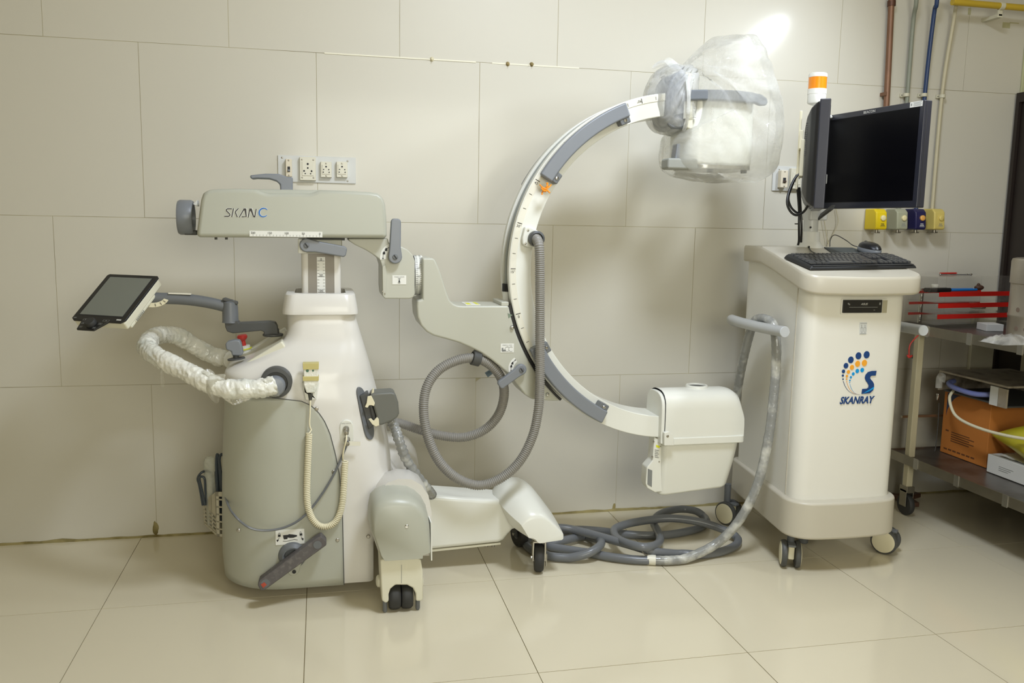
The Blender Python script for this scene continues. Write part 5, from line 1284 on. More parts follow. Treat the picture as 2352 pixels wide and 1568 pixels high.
mesh('drive_mark', G().box(a.x+w*.78, a.x+w*.82, yy, yy+.001, b.z+h*.2, b.z+h*.24).lathe([(.0028, 0), (.0028, .0005)], (a.x+w*.12, yy, b.z+h*.72), (0, -1, 0), 12).lathe([(.0028, 0), (.0028, .0005)], (a.x+w*.145, yy, b.z+h*.66), (0, -1, 0), 12).box(a.x+w*.915, a.x+w*.955, yy, yy+.001, b.z+h*.62, b.z+h*.8), m_inkg, dr, flat=True)
# small label with two bottle-like symbols
def lg_(u, v): return fr(1900+u*160/896, 680+v*280/1568)
LY = fy-.0012
def lpoly(g, pts): g.prism([(lg_(u, v).x, lg_(u, v).z) for u, v in pts], LY-.0004, LY+.012)
g = G(); lpoly(g, [(414, 335), (510, 335), (500, 490), (412, 490)]); lb = mesh('drive_label', g, mat('label_pale', (206, 208, 206), .5), cabn, flat=True)
g = G()
for u in (441, 481):
    pts = [(u-12, 404), (u+12, 404), (u+12, 452), (u, 470), (u-12, 452), (u-12, 404)]
    g.strip([(lg_(*q).x, lg_(*q).z) for q in pts], .0007, (0, LY-.0006, 0), X_, Z_, (0, -.0003, 0))
    g.strip([(lg_(*q).x, lg_(*q).z) for q in ((u, 365), (u, 404))], .0012, (0, LY-.0006, 0), X_, Z_, (0, -.0003, 0))
for v, u0, u1 in ((348, 424, 506), (480, 418, 496)):
    g.strip([(lg_(u0, v).x, lg_(u0, v).z), (lg_(u1, v).x, lg_(u1, v).z)], .0011, (0, LY-.0006, 0), X_, Z_, (0, -.0003, 0))
mesh('label_symbol', g, m_inkg, lb, flat=True)
# maker's emblem
def dots(lst, m):
    g = G()
    for u, v, r in lst:
        c = lg_(u, v); rr = r*160/896*.00143
        g.prism([(c.x+rr*math.cos(2*PI*k/20), c.z+rr*1.12*math.sin(2*PI*k/20)) for k in range(20)], LY-.0004, LY+.012)
    return mesh('emblem_dots', g, m, cabn, flat=True)
dots([(505, 752, 43), (400, 766, 42), (302, 818, 40), (240, 893, 33), (208, 966, 22), (200, 1020, 14), (202, 1066, 9)], m_navy)
dots([(476, 858, 38), (389, 868, 36), (316, 914, 30), (271, 972, 23), (251, 1026, 16), (248, 1065, 10), (250, 1098, 6)], m_lorg)
dots([(448, 949, 27), (385, 961, 26), (333, 998, 20), (302, 1042, 15), (290, 1082, 10), (288, 1110, 6), (293, 1136, 4)], m_lsky)
for pts, m, w in ((((203, 1090), (228, 1155), (270, 1215), (330, 1250), (420, 1264)), m_navy, .0016), (((252, 1115), (272, 1170), (305, 1218), (345, 1248), (400, 1263)), m_lorg, .0014), (((293, 1145), (308, 1185), (330, 1222), (360, 1250), (390, 1262)), m_lsky, .0012)):
    P = spline([Vector(q) for q in pts], 5); n = len(P); g = G()
    g.strip([(lg_(q[0], q[1]).x, lg_(q[0], q[1]).z) for q in P], [w*(1-.75*k/n) for k in range(n)], (0, LY, 0), X_, Z_, (0, -.0004, 0)); mesh('emblem_curve', g, m, cabn, flat=True)
def ribbon_S():
    A = [(632, 958), (570, 960), (520, 975), (490, 1010), (480, 1050), (492, 1085), (515, 1115), (530, 1145), (526, 1172), (505, 1188), (447, 1192)]
    B = [(620, 1020), (575, 1021), (556, 1028), (548, 1050), (558, 1070), (578, 1090), (598, 1125), (600, 1165), (585, 1210), (545, 1247), (437, 1256)]
    g = G(); n = len(A)
    P = [(lg_(*q).x, LY-.0004, lg_(*q).z) for q in A]+[(lg_(*q).x, LY-.0004, lg_(*q).z) for q in B]
    g.add(P, [(i, i+1, n+i+1, n+i) for i in range(n-1)]); return g
mesh('emblem_letter', ribbon_S(), m_navy, cabn, flat=True, solid=.0006)
g = G(); g.prism([(lg_(*q).x, lg_(*q).z) for q in ((452, 1252), (598, 1162), (597, 1186), (530, 1222))], LY-.0010, LY-.0006); mesh('emblem_swoosh', g, m_lsky, cabn, flat=True)
c = lg_(384, 1334); wv = lg_(608, 1334).x-lg_(160, 1334).x
dv_ = (lg_(600, 1330)-lg_(168, 1340)).normalized()
text('SKANRAY', (c.x, LY-.0006, c.z), X_, Z_, (lg_(384, 1284).z-lg_(384, 1384).z)*.97, m_navy, cabn, shear=.28, off=.034, width=wv)
# monitor pole and arms
px_, pz_ = at(1862, 520, 2.93).x, lidz(0, 2.93)
pole = mesh('monitor_pole', G().cyl((px_, 2.93, pz_-.01), (px_, 2.93, 1.575), .0265, n=28), m_plate, cart)
mesh('pole_collar', G().lathe([(.052, -.012), (.05, .0), (.042, .012), (.036, .02), (.035, .05), (.034, .054), (.026, .055)], (px_, 2.93, pz_+.002), Z_, 30), m_lab, pole)
mesh('pole_hub', G().box(px_-.022, px_+.05, 2.90, 2.96, 1.20, 1.24), m_plate, pole, bevel=.006)
mesh('pole_screw', G().lathe([(.004, 0), (.003, .002)], at(1862, 522, 2.903), (0, -1, 0), 10), m_ink, pole)
a, b = at(1880, 500, 2.91), at(1912, 476, 2.80)
mesh('monitor_arm', G().obox((a+b)/2, (b-a)/2, (0, .014, 0), Vector((.006, 0, .010))), m_blk, pole, bevel=.003)
# beacon
bz = at(1877, 236, 2.93).z; bx = at(1876, 220, 2.93).x
bt = thing('warning_light', (bx, 2.93, 1.57), 'orange and white warning beacon standing on top of the monitor pole', 'light')
zA, zB, zC, zD = at(1877, 238, 2.93).z, at(1877, 205, 2.93).z, at(1877, 178, 2.93).z, at(1877, 168, 2.93).z
rb = (at(1897, 190, 2.93).x-at(1857, 190, 2.93).x)/2*.93
mesh('light_foot', G().lathe([(.040, -.004), (.042, .0), (.038, .006), (.014, .010), (.011, .014), (.0105, zA-1.574), ], (px_+.012, 2.93, 1.574), Z_, 28), m_lab, bt)
mesh('light_base', G().lathe([(rb*.5, -.006), (rb*.93, .0), (rb, .006), (rb, (zB-zA)*.62), (rb*1.03, (zB-zA)*.64), (rb*1.03, zB-zA)], (bx, 2.93, zA), Z_, 36), m_lab, bt)
mesh('light_lens', G().lathe([(rb*.985, 0), (rb*.985, zC-zB)], (bx, 2.93, zB), Z_, 36), m_amber, bt)
mesh('light_cap', G().lathe([(rb*1.01, 0), (rb*1.01, (zD-zC)*.5), (rb*.97, (zD-zC)*.85), (rb*.85, zD-zC), (.001, (zD-zC)*1.02)], (bx, 2.93, zC), Z_, 36), m_lab, bt)
# monitors
def monitor(near, far, zlo_, zhi, face, label):
    """panel standing on edge between two plan points; face = +1/-1 picks which side the screen is on"""
    a, b = Vector((near[0], near[1], 0)), Vector((far[0], far[1], 0)); d = (b-a); L = d.length; d.normalize(); n = Vector((-d.y, d.x, 0))*face
    zm = (zlo_+zhi)/2; hh_ = (zhi-zlo_)/2; c = (a+b)/2+Z_*zm
    t = thing('monitor', (c.x, c.y, zlo_), label, 'monitor', 'monitors on the cart')
    th = .016
    mesh('bezel', G().obox(c-n*th, d*(L/2), Z_*hh_, n*th), m_bez, t, bevel=.003)
    mesh('screen', G().obox(c+n*.0004+Z_*.002, d*(L/2-.018), Z_*(hh_-.021), n*.0006), m_scr, t, flat=True)
    g = G()
    rings = []
    for s, dd in ((.97, .03), (.95, .04), (.86, .056), (.72, .066), (.66, .068)):
        rings.append([c-n*dd+d*(L/2*s*i)+Z_*(hh_*s*k) for i, k in ((-1, -1), (1, -1), (1, 1), (-1, 1))])
    g.loft(rings); bk = mesh('back_shell', g, m_blk, t, bevel=.005, ang=12)
    g = G()
    for k in range(16): g.obox(c-n*.0605+d*(L*.30)*0+Z_*(hh_*(.60-.04*k)), d*(L*.36), Z_*.0012, n*.008)
    mesh('vent_rib', g, m_dgrey, bk, flat=True)
    mesh('mount_plate', G().obox(c-n*.074, d*.06, Z_*.06, n*.006), m_coil, t, bevel=.002)
    return t, c, d, n, L, hh_
zt_m = (EYEP+(RGT*((2118-W/2)/FPX)+UPV*((H/2-232)/FPX)+FWD)*2.77).z
t1, c, d, n, L, hh_ = monitor((1.884, 2.478), (1.825, 2.94), 1.243, 1.582, 1, 'black monitor with its dark screen facing the room, label on its corner')
u_ = d*-1
p = c+n*.0008-u_*.0+Z_*(hh_-.0105)
pb_ = at(2000, 253, 2.7)
text('BEACON', c+n*.0008+u_*(-L*.02)+Z_*(hh_-.0100), u_, Z_, .0085, m_lab, t1, width=.055)
mesh('corner_label', G().obox(c+n*.0006+u_*(L/2-.034)+Z_*(hh_-.0095), u_*.026, Z_*.0085, n*.0006), m_lab, t1, flat=True)
g = G()
for k in range(4): g.obox(c+n*.0014+u_*(L/2-.028)+Z_*(hh_-.004-k*.0035), u_*(.018-.003*(k % 2)), Z_*.0005, n*.0003)
g.obox(c+n*.0014+u_*(L/2-.053)+Z_*(hh_-.0095), u_*.002, Z_*.004, n*.0003)
mesh('label_line', g, m_inkg, t1, flat=True)
mesh('side_groove', G().obox(c-n*.012+u_*(L/2), u_*.0006, Z_*(hh_-.004), n*.0012), m_ink, t1, flat=True)
dd_ = Vector((.500, .866, 0)); nearp = Vector((1.549, 2.472, 0))
t2, c2_, d2, n2, L2, h2 = monitor((nearp.x, nearp.y), (nearp.x+dd_.x*.41, nearp.y+dd_.y*.41), 1.232, 1.570, -1, 'black monitor seen edge-on from behind, nearest the clear bag')
mesh('bracket', G().obox(c2_-n2*.085+d2*.02+Z_*.03, d2*.012, Z_*.13, n2*.004).obox(c2_-n2*.080+Z_*.06, d2*.05, Z_*.03, n2*.006), m_coil, t2, bevel=.002)
mesh('bracket_arm', G().obox(Vector((px_-.012, 2.90, c2_.z-.05)), (.045, .02, 0), (0, 0, .018), (-.008, .016, 0)), m_plate, t2, bevel=.004)
# cables behind the monitors
def cable(pts, r, m): return G().sweep(spline([at(*q) for q in pts], 8), r, 8)
g = cable(((1836, 398, 2.70), (1824, 412, 2.70), (1812, 440, 2.69), (1808, 466, 2.68), (1816, 486, 2.68), (1830, 494, 2.68), (1846, 486, 2.68), (1856, 470, 2.67), (1858, 452, 2.67)), .0042, m_bcab)
g2 = cable(((1832, 398, 2.72), (1822, 420, 2.71), (1811, 452, 2.70), (1816, 474, 2.70), (1828, 487, 2.70), (1838, 490, 2.70)), .004, m_bcab)
g.add(g2.v, g2.f)
solo('monitor_cable', g, m_bcab, 'black looped cable hanging from the back of the edge-on monitor', 'cable', at(1836, 398, 2.70), 'cables behind the monitors')
g = cable(((1828, 408, 2.86), (1832, 440, 2.87), (1835, 480, 2.88), (1835, 520, 2.88), (1835, 552, 2.90), (1833, 562, 2.91)), .0042, m_bcab)
g2 = cable(((1836, 430, 2.88), (1839, 480, 2.89), (1841, 520, 2.89), (1840, 556, 2.91)), .0042, m_bcab); g.add(g2.v, g2.f)
g.obox(at(1829.5, 514, 2.88), (.006, 0, 0), (0, .003, 0), (0, 0, .002))
solo('power_cable', g, m_bcab, 'pair of straight black cables running down beside the monitor pole', 'cable', at(1833, 562, 2.91), 'cables behind the monitors')
g = cable(((1836, 560, 2.93), (1840, 553, 2.93), (1850, 556, 2.92), (1857, 562, 2.90), (1859, 570, 2.87), (1864, 577, 2.80), (1872, 581, 2.75)), .0018, m_bcab)
g.ball(at(1858, 567, 2.88), .004, .004, .004, 8, 6)
solo('keyboard_cable', g, m_bcab, 'thin dark keyboard lead curling at the foot of the pole', 'cable', at(1836, 560, 2.93))
g = cable(((1920, 480, 3.255), (1925, 510, 3.25), (1915, 535, 3.25), (1903, 560, 3.25), (1899, 580, 3.25)), .0014, m_pcream); g2 = cable(((1890, 490, 3.25), (1897, 530, 3.25), (1902, 560, 3.25)), .0014, m_pcream); g.add(g2.v, g2.f)
solo('wall_wire', g, m_pcream, 'thin pale wire hanging against the wall below the monitors', 'wire', at(1920, 480, 3.255))
g = cable(((1858, 300+100, 2.78), (1846, 404, 2.79), (1838, 402, 2.80)), .003, m_inkg); 
# keyboard
k0, k1, k2 = onlid(1861, 620, .003), onlid(2106, 616, .003), onlid(1813, 584, .02)
ku = Vector((k1.x-k0.x, k1.y-k0.y, k1.z-k0.z)); KW = min(ku.length, .45); ku.normalize(); kn_ = Vector((0, -.21, 1)).normalized(); ku = (ku-kn_*ku.dot(kn_)).normalized(); kv = kn_.cross(ku)
KD = .155
kw_ = KW
kbt = thing('keyboard', k0, 'black full-size keyboard lying across the sloping top of the cart', 'keyboard')
def kp(a, b, c=0): return k0+ku*(a*kw_)+kv*(b*KD)+kn_*c
rings = []
for (s, zz_) in ((0.0, .0), (.004, .010), (.010, .016)):
    rings.append([kp(s/kw_, s/KD, zz_*.8), kp(.5, s/KD-.02*(1-s/.01), zz_*.8), kp(1-s/kw_, s/KD, zz_*.8), kp(1-s/kw_, 1-s/KD, zz_*1.15), kp(.5, 1-s/KD, zz_*1.15), kp(s/kw_, 1-s/KD, zz_*1.15)])
kbase = mesh('keyboard_base', G().loft(rings), m_kb, kbt, bevel=.002, seg=2, ang=20)
mesh('front_ridge', G().obox(kp(.5, .045, .0128), ku*(kw_*.47), kv*.003, kn_*.0012), m_key, kbt, flat=True)
kcache = {}
def key(a0, b0, aw, bw):
    kk = (round(aw, 4), round(bw, 4)); ct_ = kp(a0+aw/2, b0+bw/2, .0150+.003*b0)
    if kk not in kcache:
        hw_, hd_ = aw*kw_/2-.0013, bw*KD/2-.0013
        v = [ku*(sx*hw_*q)+kv*(sy*hd_*q)+kn_*z for z, q in ((0, 1), (.0055, .84)) for sx, sy in ((-1, -1), (1, -1), (1, 1), (-1, 1))]
        g = G().add([k0+p for p in v], [(3, 2, 1, 0), (4, 5, 6, 7), (0, 1, 5, 4), (1, 2, 6, 5), (2, 3, 7, 6), (3, 0, 4, 7)])
        o = mesh('key', g, m_key, kbt, flat=True); kcache[kk] = o
    else: o = copyobj(kcache[kk], kbt)
    o.location = ct_-k0
RH = .13; unit = .62/15
rowsdef = [(.10, [1.25, 1.25, 1.25, 6.25, 1.25, 1.25, 1.25, 1.25]), (.10+RH, [2.25]+[1]*10+[2.75]), (.10+2*RH, [1.75]+[1]*11+[2.25]), (.10+3*RH, [1.5]+[1]*12+[1.5]), (.10+4*RH, [1]*13+[2]), (.10+5*RH+.04, [1]*15)]
for b0, ws_ in rowsdef:
    x = .025
    for w_ in ws_: key(x, b0, w_*unit, RH if b0 < .7 else .10); x += w_*unit
for b0, cols in ((.10, (0, 1, 2)), (.10+RH, (1,)), (.10+3*RH, (0, 1, 2)), (.10+4*RH, (0, 1, 2)), (.79, (0, 1, 2))):
    for c_ in cols: key(.665+c_*unit, b0, unit, RH if b0 < .7 else .10)
for r_ in range(5):
    for c_ in range(4): key(.805+c_*unit, .10+RH*r_, unit, RH)
# mouse pad and mouse
P4 = [onlid(x, y, .002) for x, y in ((1893, 566), (1930, 583), (2045, 583), (2020, 567))]
a_, b_, c_ = P4[0], P4[1], P4[2]
pw_ = Vector((.19, .0, 0)); 
pm = onlid(1965, 574, .0015)
g = G(); ya, yb = 2.72, 2.885; xa = at(1893, 566, yb).x
g = G(); rows_ = []
for y in (ya, 2.75, 2.78, 2.80, yb):
    f = (y-ya)/(yb-ya); xl_ = at(1925, 585, ya).x*(1-f)+xa*f; xr_ = 1.945-.01*f; z_ = lidz(0, y)
    rows_.append([(xl_, y, z_+.0006), (xr_, y, z_+.0006), (xr_, y, z_+.0036), (xl_, y, z_+.0036)])
g.loft(rows_); P4 = [Vector(rows_[0][0])]
solo('mouse_pad', g, m_pad, 'dark grey mouse pad lying behind the keyboard', 'mouse pad', P4[0])
mc = Vector((at(1997, 572, 2.79).x, 2.79, lidz(0, 2.79)+.0045))
mo = thing('mouse', mc, 'black mouse with a grey rim on the mouse pad', 'mouse')
def mring(s, z, sh=0): return [mc+Vector((.034*s*math.cos(t)*(1+.12*math.sin(t)), .052*s*math.sin(t)+sh, 0))+kn_*z+Vector((0, 0, LS*.046*s*math.sin(t))) for t in [2*PI*k/26 for k in range(26)]]
mesh('mouse_rim', G().loft([mring(.9, 0), mring(1, .005), mring(1.02, .012), mring(.98, .018)]), m_hand, mo)
mesh('mouse_shell', G().loft([mring(.96, .014), mring(.97, .021), mring(.88, .029, .002), mring(.68, .0355, .003), mring(.4, .039, .004), mring(.12, .040, .004)]), m_blk, mo)
mesh('scroll_wheel', G().lathe([(.008, -.0035), (.009, 0), (.008, .0035)], mc+Vector((0, .024, .035)), X_, 16), m_dgrey, mo)
g = G().sweep(spline([mc+Vector((-.008, .046, .018)), mc+Vector((-.03, .06, .026)), at(1945, 553, 2.9), at(1924, 541, 2.92), at(1913, 541, 2.92), at(1907, 552, 2.92), at(1906, 566, 2.90)], 8), .0016, 7)
solo('mouse_cable', g, m_bcab, 'thin black mouse lead arching up behind the mouse pad', 'cable', mc)

# ------------------------------------------------------------------ cable lying on the floor and over the cart handle
fc = thing('floor_cable', atz(1500, 1280, 0), 'thick grey cable looped on the floor, plastic-wrapped where it climbs the cart handle', 'cable')
R = .0155
def fl_(px, py, z=R): return atz(px, py, z)
loop = [fl_(1196, 1215, .03), fl_(1240, 1212, .05), fl_(1290, 1212, .055), fl_(1330, 1219, .05), fl_(1400, 1238, .05), fl_(1450, 1252, .05), fl_(1500, 1266, .04), fl_(1560, 1272), fl_(1610, 1274), fl_(1660, 1266), fl_(1690, 1252), fl_(1694, 1237), fl_(1675, 1222, .03), fl_(1635, 1206, .05), fl_(1590, 1195, .062), fl_(1540, 1190, .065), fl_(1490, 1194, .06), fl_(1440, 1203, .055), fl_(1412, 1215, .05), fl_(1415, 1233, .05), fl_(1440, 1247, .06), fl_(1480, 1256, .065), fl_(1510, 1249, .05), fl_(1516, 1234, .035), fl_(1508, 1215, .03), fl_(1502, 1200, .035), fl_(1512, 1183, .04), fl_(1540, 1172, .035), fl_(1570, 1169, .03), fl_(1600, 1174, .03), fl_(1618, 1188), fl_(1622, 1200, .02), fl_(1600, 1215), fl_(1550, 1226), fl_(1500, 1230), fl_(1450, 1228), fl_(1400, 1222), fl_(1350, 1217), fl_(1310, 1217), fl_(1275, 1224), fl_(1230, 1232), fl_(1208, 1245), fl_(1220, 1262), fl_(1262, 1277), fl_(1300, 1281), fl_(1340, 1274, .03), fl_(1368, 1261, .045), fl_(1381, 1247, .045), fl_(1372, 1238, .03), fl_(1345, 1231), fl_(1310, 1237, .025), fl_(1275, 1246, .02), fl_(1262, 1255), fl_(1300, 1262), fl_(1345, 1269), fl_(1400, 1279), fl_(1450, 1285), fl_(1490, 1287)]
lp = spline(loop, 7)
for q in lp: q.z = max(q.z, R+.001)
mesh('cable_run', G().sweep(lp, R-.0005, 14), m_cab, fc, ang=180)
rise = [fl_(1487, 1286), fl_(1530, 1287, .017), fl_(1580, 1281, .02), at(1640, 1252, 2.705), at(1688, 1208, 2.685), at(1724, 1150, 2.672), at(1748, 1085, 2.668), at(1767, 995, 2.668), at(1776, 920, 2.672), at(1782, 850, 2.676), at(1783, 790, 2.682), at(1778, 752, 2.70), at(1768, 737, 2.73), at(1750, 731, 2.775), at(1735, 736, 2.82), at(1724, 760, 2.85), at(1713, 800, 2.88), at(1703, 845, 2.92), at(1694, 895, 2.96), at(1688, 935, 2.99), at(1683, 985, 3.02)]
rise[2] = fl_(1575, 1282, .02)
rp_ = spline(rise, 12)
for q in rp_: q.z = max(q.z, .0175)
rr_ = [.0164+.0007*mnoise.noise(q*30)+.0004*math.sin(k*1.7) for k, q in enumerate(rp_)]
mesh('wrapped_run', G().sweep(rp_, rr_, 16), m_wrapg, fc, label='grey cable run spiralled in clear plastic film', ang=180)
g = G(); c = fl_(1488, 1272, .03)
g.loft([[c+Vector((.012*math.cos(t+k)*(1+k*.4)-.02*k, -.012*k, .012*math.sin(t)*(1+k*.3)+.018*k+.002*mnoise.noise(Vector((t, k, 0))))) for t in [2*PI*j/12 for j in range(12)]] for k in (0, .6, 1.2)], cap=False)
mesh('wrap_tuft', g, f_wrap, fc, ang=180)
g = G().sweep([rp_[0]-(rp_[6]-rp_[0])*.05, rp_[0], rp_[3], rp_[6]], .0178, 14); mesh('tape_band', g, m_scale, fc)

# ------------------------------------------------------------------ instrument trolley at the right
TX0, TX1, TY0, TY1 = 2.340, 2.90, 1.95, 3.12
tr = thing('instrument_trolley', (2.6, 2.55, 0), 'two-shelf steel instrument trolley at the right edge, behind the cart', 'trolley')
def shelf(z, name):
    o = mesh(name, G().box(TX0, TX1, TY0, TY1, z-.004, z), m_shelf, tr)
    g = G().box(TX0-.004, TX0, TY0, TY1, z-.032, z+.006).box(TX0, TX1, TY1, TY1+.004, z-.032, z+.006).box(TX1, TX1+.004, TY0, TY1, z-.032, z+.006)
    mesh('shelf_lip', g, m_steel, o, flat=True)
    for y in (2.95, 2.72, 2.48, 2.24):
        mesh('lip_clip', G().box(TX0-.0065, TX0-.003, y-.012, y+.012, z-.036, z+.008), m_alu, o, flat=True)
    return o
shelf(.79, 'shelf'); shelf(.25, 'shelf')
for x, y in ((TX0+.02, TY1-.10), (TX1-.02, TY1-.10), (TX1-.02, TY0+.03), (TX0+.02, TY0+.03)):
    mesh('leg', G().box(x-.014, x+.014, y-.014, y+.014, .12, .785), m_pcream, tr, bevel=.003)
    o = mesh('caster', G().box(x-.018, x+.018, y-.024, y+.024, .10, .125).box(x-.018, x-.015, y-.02, y+.02, .04, .11).box(x+.015, x+.018, y-.02, y+.02, .04, .11), m_steel, tr, bevel=.001, seg=2)
    mesh('wheel', G().lathe([(.02, 0), (.042, .002), (.045, .008), (.045, .018), (.042, .024), (.02, .026)], (x-.013, y, .045), X_, 26), m_rub, o)
mesh('cross_bar', G().box(TX0+.02, TX1-.02, TY1-.035, TY1-.025, .395, .405), m_steel, tr)
# stand behind the trolley
c = Vector((2.465, 3.165, 0)); st = thing('drip_stand', c, 'chrome drip stand pole between the cart and the trolley', 'stand')
mesh('lower_pole', G().cyl(c+Z_*.02, c+Z_*.64, .0165, n=20), m_chrome, st)
mesh('pole_clamp', G().cyl(c+Z_*.632, c+Z_*.645, .0185, n=20), m_dgrey, st)
mesh('upper_pole', G().cyl(c+Z_*.64, c+Z_*.93, .0095, n=16), m_chrome, st)
for a in (20, 140, 260):
    t = math.radians(a); mesh('foot', G().obox(c+Vector((math.cos(t)*.045, math.sin(t)*.045, .02)), (math.cos(t)*.05, math.sin(t)*.05, 0), (-math.sin(t)*.016, math.cos(t)*.016, 0), (0, 0, .010)), m_brown, st, bevel=.003)
mesh('foot_plate', G().cyl(c+Z_*.002, c+Z_*.02, .03, n=18), m_brown, st)
mesh('clamp_bracket', G().obox(c+Vector((.06, -.02, .745)), (.055, 0, 0), (0, .015, 0), (0, 0, .014)), mat('bracket_taupe', (120, 112, 92), .5, var=.15), st, bevel=.003)
g = G().sweep(spline([Vector((2.331, 2.97, .795)), Vector((2.326, 2.965, .775)), at(2091, 790, 2.965), at(2088, 818, 2.965)], 6), .0026, 8).sweep(spline([at(2084, 815, 2.97), at(2088, 820, 2.965), at(2094, 817, 2.97)], 4), .004, 8)
solo('red_string', g, m_red, 'red string hanging from the trolley shelf beside the cream leg', 'string', Vector((2.331, 2.97, .795)))
# acrylic drawer box with red strips
au = Vector((math.cos(.15), math.sin(.15), 0)); av = Vector((-au.y, au.x, 0)); AW, AD, AH = .41, .15, .20
ac = Vector((2.352, 2.935, .79))+au*(AW/2)+av*(AD/2)
ab = thing('drawer_box', ac, 'clear acrylic box with three red-edged drawers on the trolley', 'drawer box')
def ap_(a, b, z): return ac+au*(a*AW/2)+av*(b*AD/2)+Z_*z
def apanel(a0, a1, b0, b1, z0, z1, nm, m, par=None, **k):
    o = ap_((a0+a1)/2, (b0+b1)/2, (z0+z1)/2)
    return mesh(nm, G().obox(o, au*((a1-a0)*AW/4), av*((b1-b0)*AD/4), Z_*((z1-z0)/2)), m, par or ab, flat=True)
apanel(-1, -.985, -1, 1, .001, AH, 'side_wall', f_acr); apanel(.985, 1, -1, 1, .001, AH, 'side_wall', f_acr)
apanel(-1, 1, .97, 1, .001, AH, 'back_wall', f_acr); apanel(-1, 1, -1, 1, AH, AH+.004, 'top_panel', f_acr)
for z0 in (.012, .055, .100):
    dw = apanel(-.97, .97, -1.0, -.97, z0, z0+.036, 'drawer', f_acr)
    apanel(-.97, .97, -1, .95, z0, z0+.003, 'drawer_tray', f_acr, dw)
    apanel(-.93, .99, -1.05, -1.0, z0+.024, z0+.042, 'red_edge_and_reflection', m_strip, dw)
    apanel(-.93, .97, .90, .95, z0+.026, z0+.036, 'red_edge_and_reflection', m_strip, dw)  # back strips imitate the red edges' reflection in the acrylic
# things in and on the acrylic box
z = .115+.003+.79
g = G()
p0, p1 = ap_(-.95, -.2, .128), ap_(.1, -.35, .134)
pn = thing('pen_bundle', p0, 'bundle of blue pens with dark sleeve in the top drawer', 'pens')
mesh('pen', G().cyl(ap_(-.35, -.3, .145), ap_(.35, -.25, .145), .005, n=10).cyl(ap_(-.35, -.1, .145), ap_(.3, -.05, .145), .005, n=10).cyl(ap_(-.3, .1, .145), ap_(.4, .12, .145), .005, n=10), m_pen, pn)
mesh('sleeve', G().cyl(ap_(-.9, -.25, .145), ap_(-.35, -.22, .145), .009, n=12).cyl(ap_(-.9, .0, .145), ap_(-.35, .0, .145), .009, n=12), m_blk, pn)
solo('white_cap', G().lathe([(.013, 0), (.0145, .004), (.0145, .010), (.012, .013), (.002, .0135)], ap_(-.62, .1, .154), Z_, 20), m_lab, 'white round plastic cap lying on the pens in the acrylic box', 'cap', ap_(-.62, .1, .154))  # a loose white cap among the pens
g = G().ball(ap_(.52, .0, .152), .02, .016, .011).ball(ap_(.52, .05, .163), .007, .007, .007, 10, 6)
solo('brown_knob', g, m_brown, 'dark brown knob lying in the top drawer beside the pens', 'knob', ap_(.52, 0, .157))
solo('red_pen', G().cyl(ap_(-.35, .5, AH+.0085), ap_(.12, .62, AH+.0085), .0035, .0035, 10).cyl(ap_(.12, .62, AH+.0085), ap_(.16, .63, AH+.0085), .002, .001, 8), m_strip, 'thin red pen lying on the lid of the acrylic box', 'pen', ap_(-.35, .5, AH+.004))
g = G().cyl(ap_(-.6, -.2, AH+.007), ap_(.12, -.35, AH+.007), .0022, n=8).ball(ap_(-.62, -.2, AH+.008), .006, .006, .004, 10, 6).ball(ap_(.12, -.35, AH+.008), .006, .005, .004, 10, 6).ball(ap_(.02, -.33, AH+.008), .004, .004, .0035, 8, 6).cyl(ap_(-.58, -.12, AH+.007), ap_(-.4, -.28, AH+.007), .0022, n=8)
solo('forceps', g, m_chrome, 'chrome forceps lying on the lid of the acrylic box', 'forceps', ap_(-.6, -.2, AH+.004))
solo('tray_cup', G().lathe([(.028, 0), (.03, .002), (.032, .018), (.033, .02)], ap_(.66, .3, .064), Z_, 22), m_drum, 'small metal cup inside the middle acrylic drawer', 'cup', ap_(.66, .3, .064))
# steel drum
dcx = at(2326, 660, 2.52).x+.145
dr = thing('steel_drum', (dcx, 2.52, .79), 'dull steel sterilising drum standing at the right end of the trolley', 'drum')
DR, zl, zd = .115, at(2335, 650, 2.55).z, at(2340, 592, 2.55).z
mesh('drum_body', G().lathe([(DR*.97, 0), (DR, .004), (DR, .085), (DR*1.015, .088), (DR*1.015, .094), (DR, .097), (DR, zl-.79)], (dcx, 2.52, .791), Z_, 44), m_drum, dr)
mesh('drum_lid', G().lathe([(DR*1.03, 0), (DR*1.03, zd-zl-.012), (DR*1.0, zd-zl-.003), (DR*.9, zd-zl), (.001, zd-zl+.004)], (dcx, 2.52, zl), Z_, 44), m_drum, dr)
for k in range(6):
    for zz_ in (.84, .905):
        t = math.radians(180+18*k); mesh('vent_hole', G().lathe([(.008, -.001), (.008, .0008), (.0065, .0009)], (dcx+DR*math.cos(t), 2.52+DR*math.sin(t), zz_), (math.cos(t), math.sin(t), 0), 14), mat('hole_%d%d' % (k, zz_*100), (112, 96, 84), .6), dr)
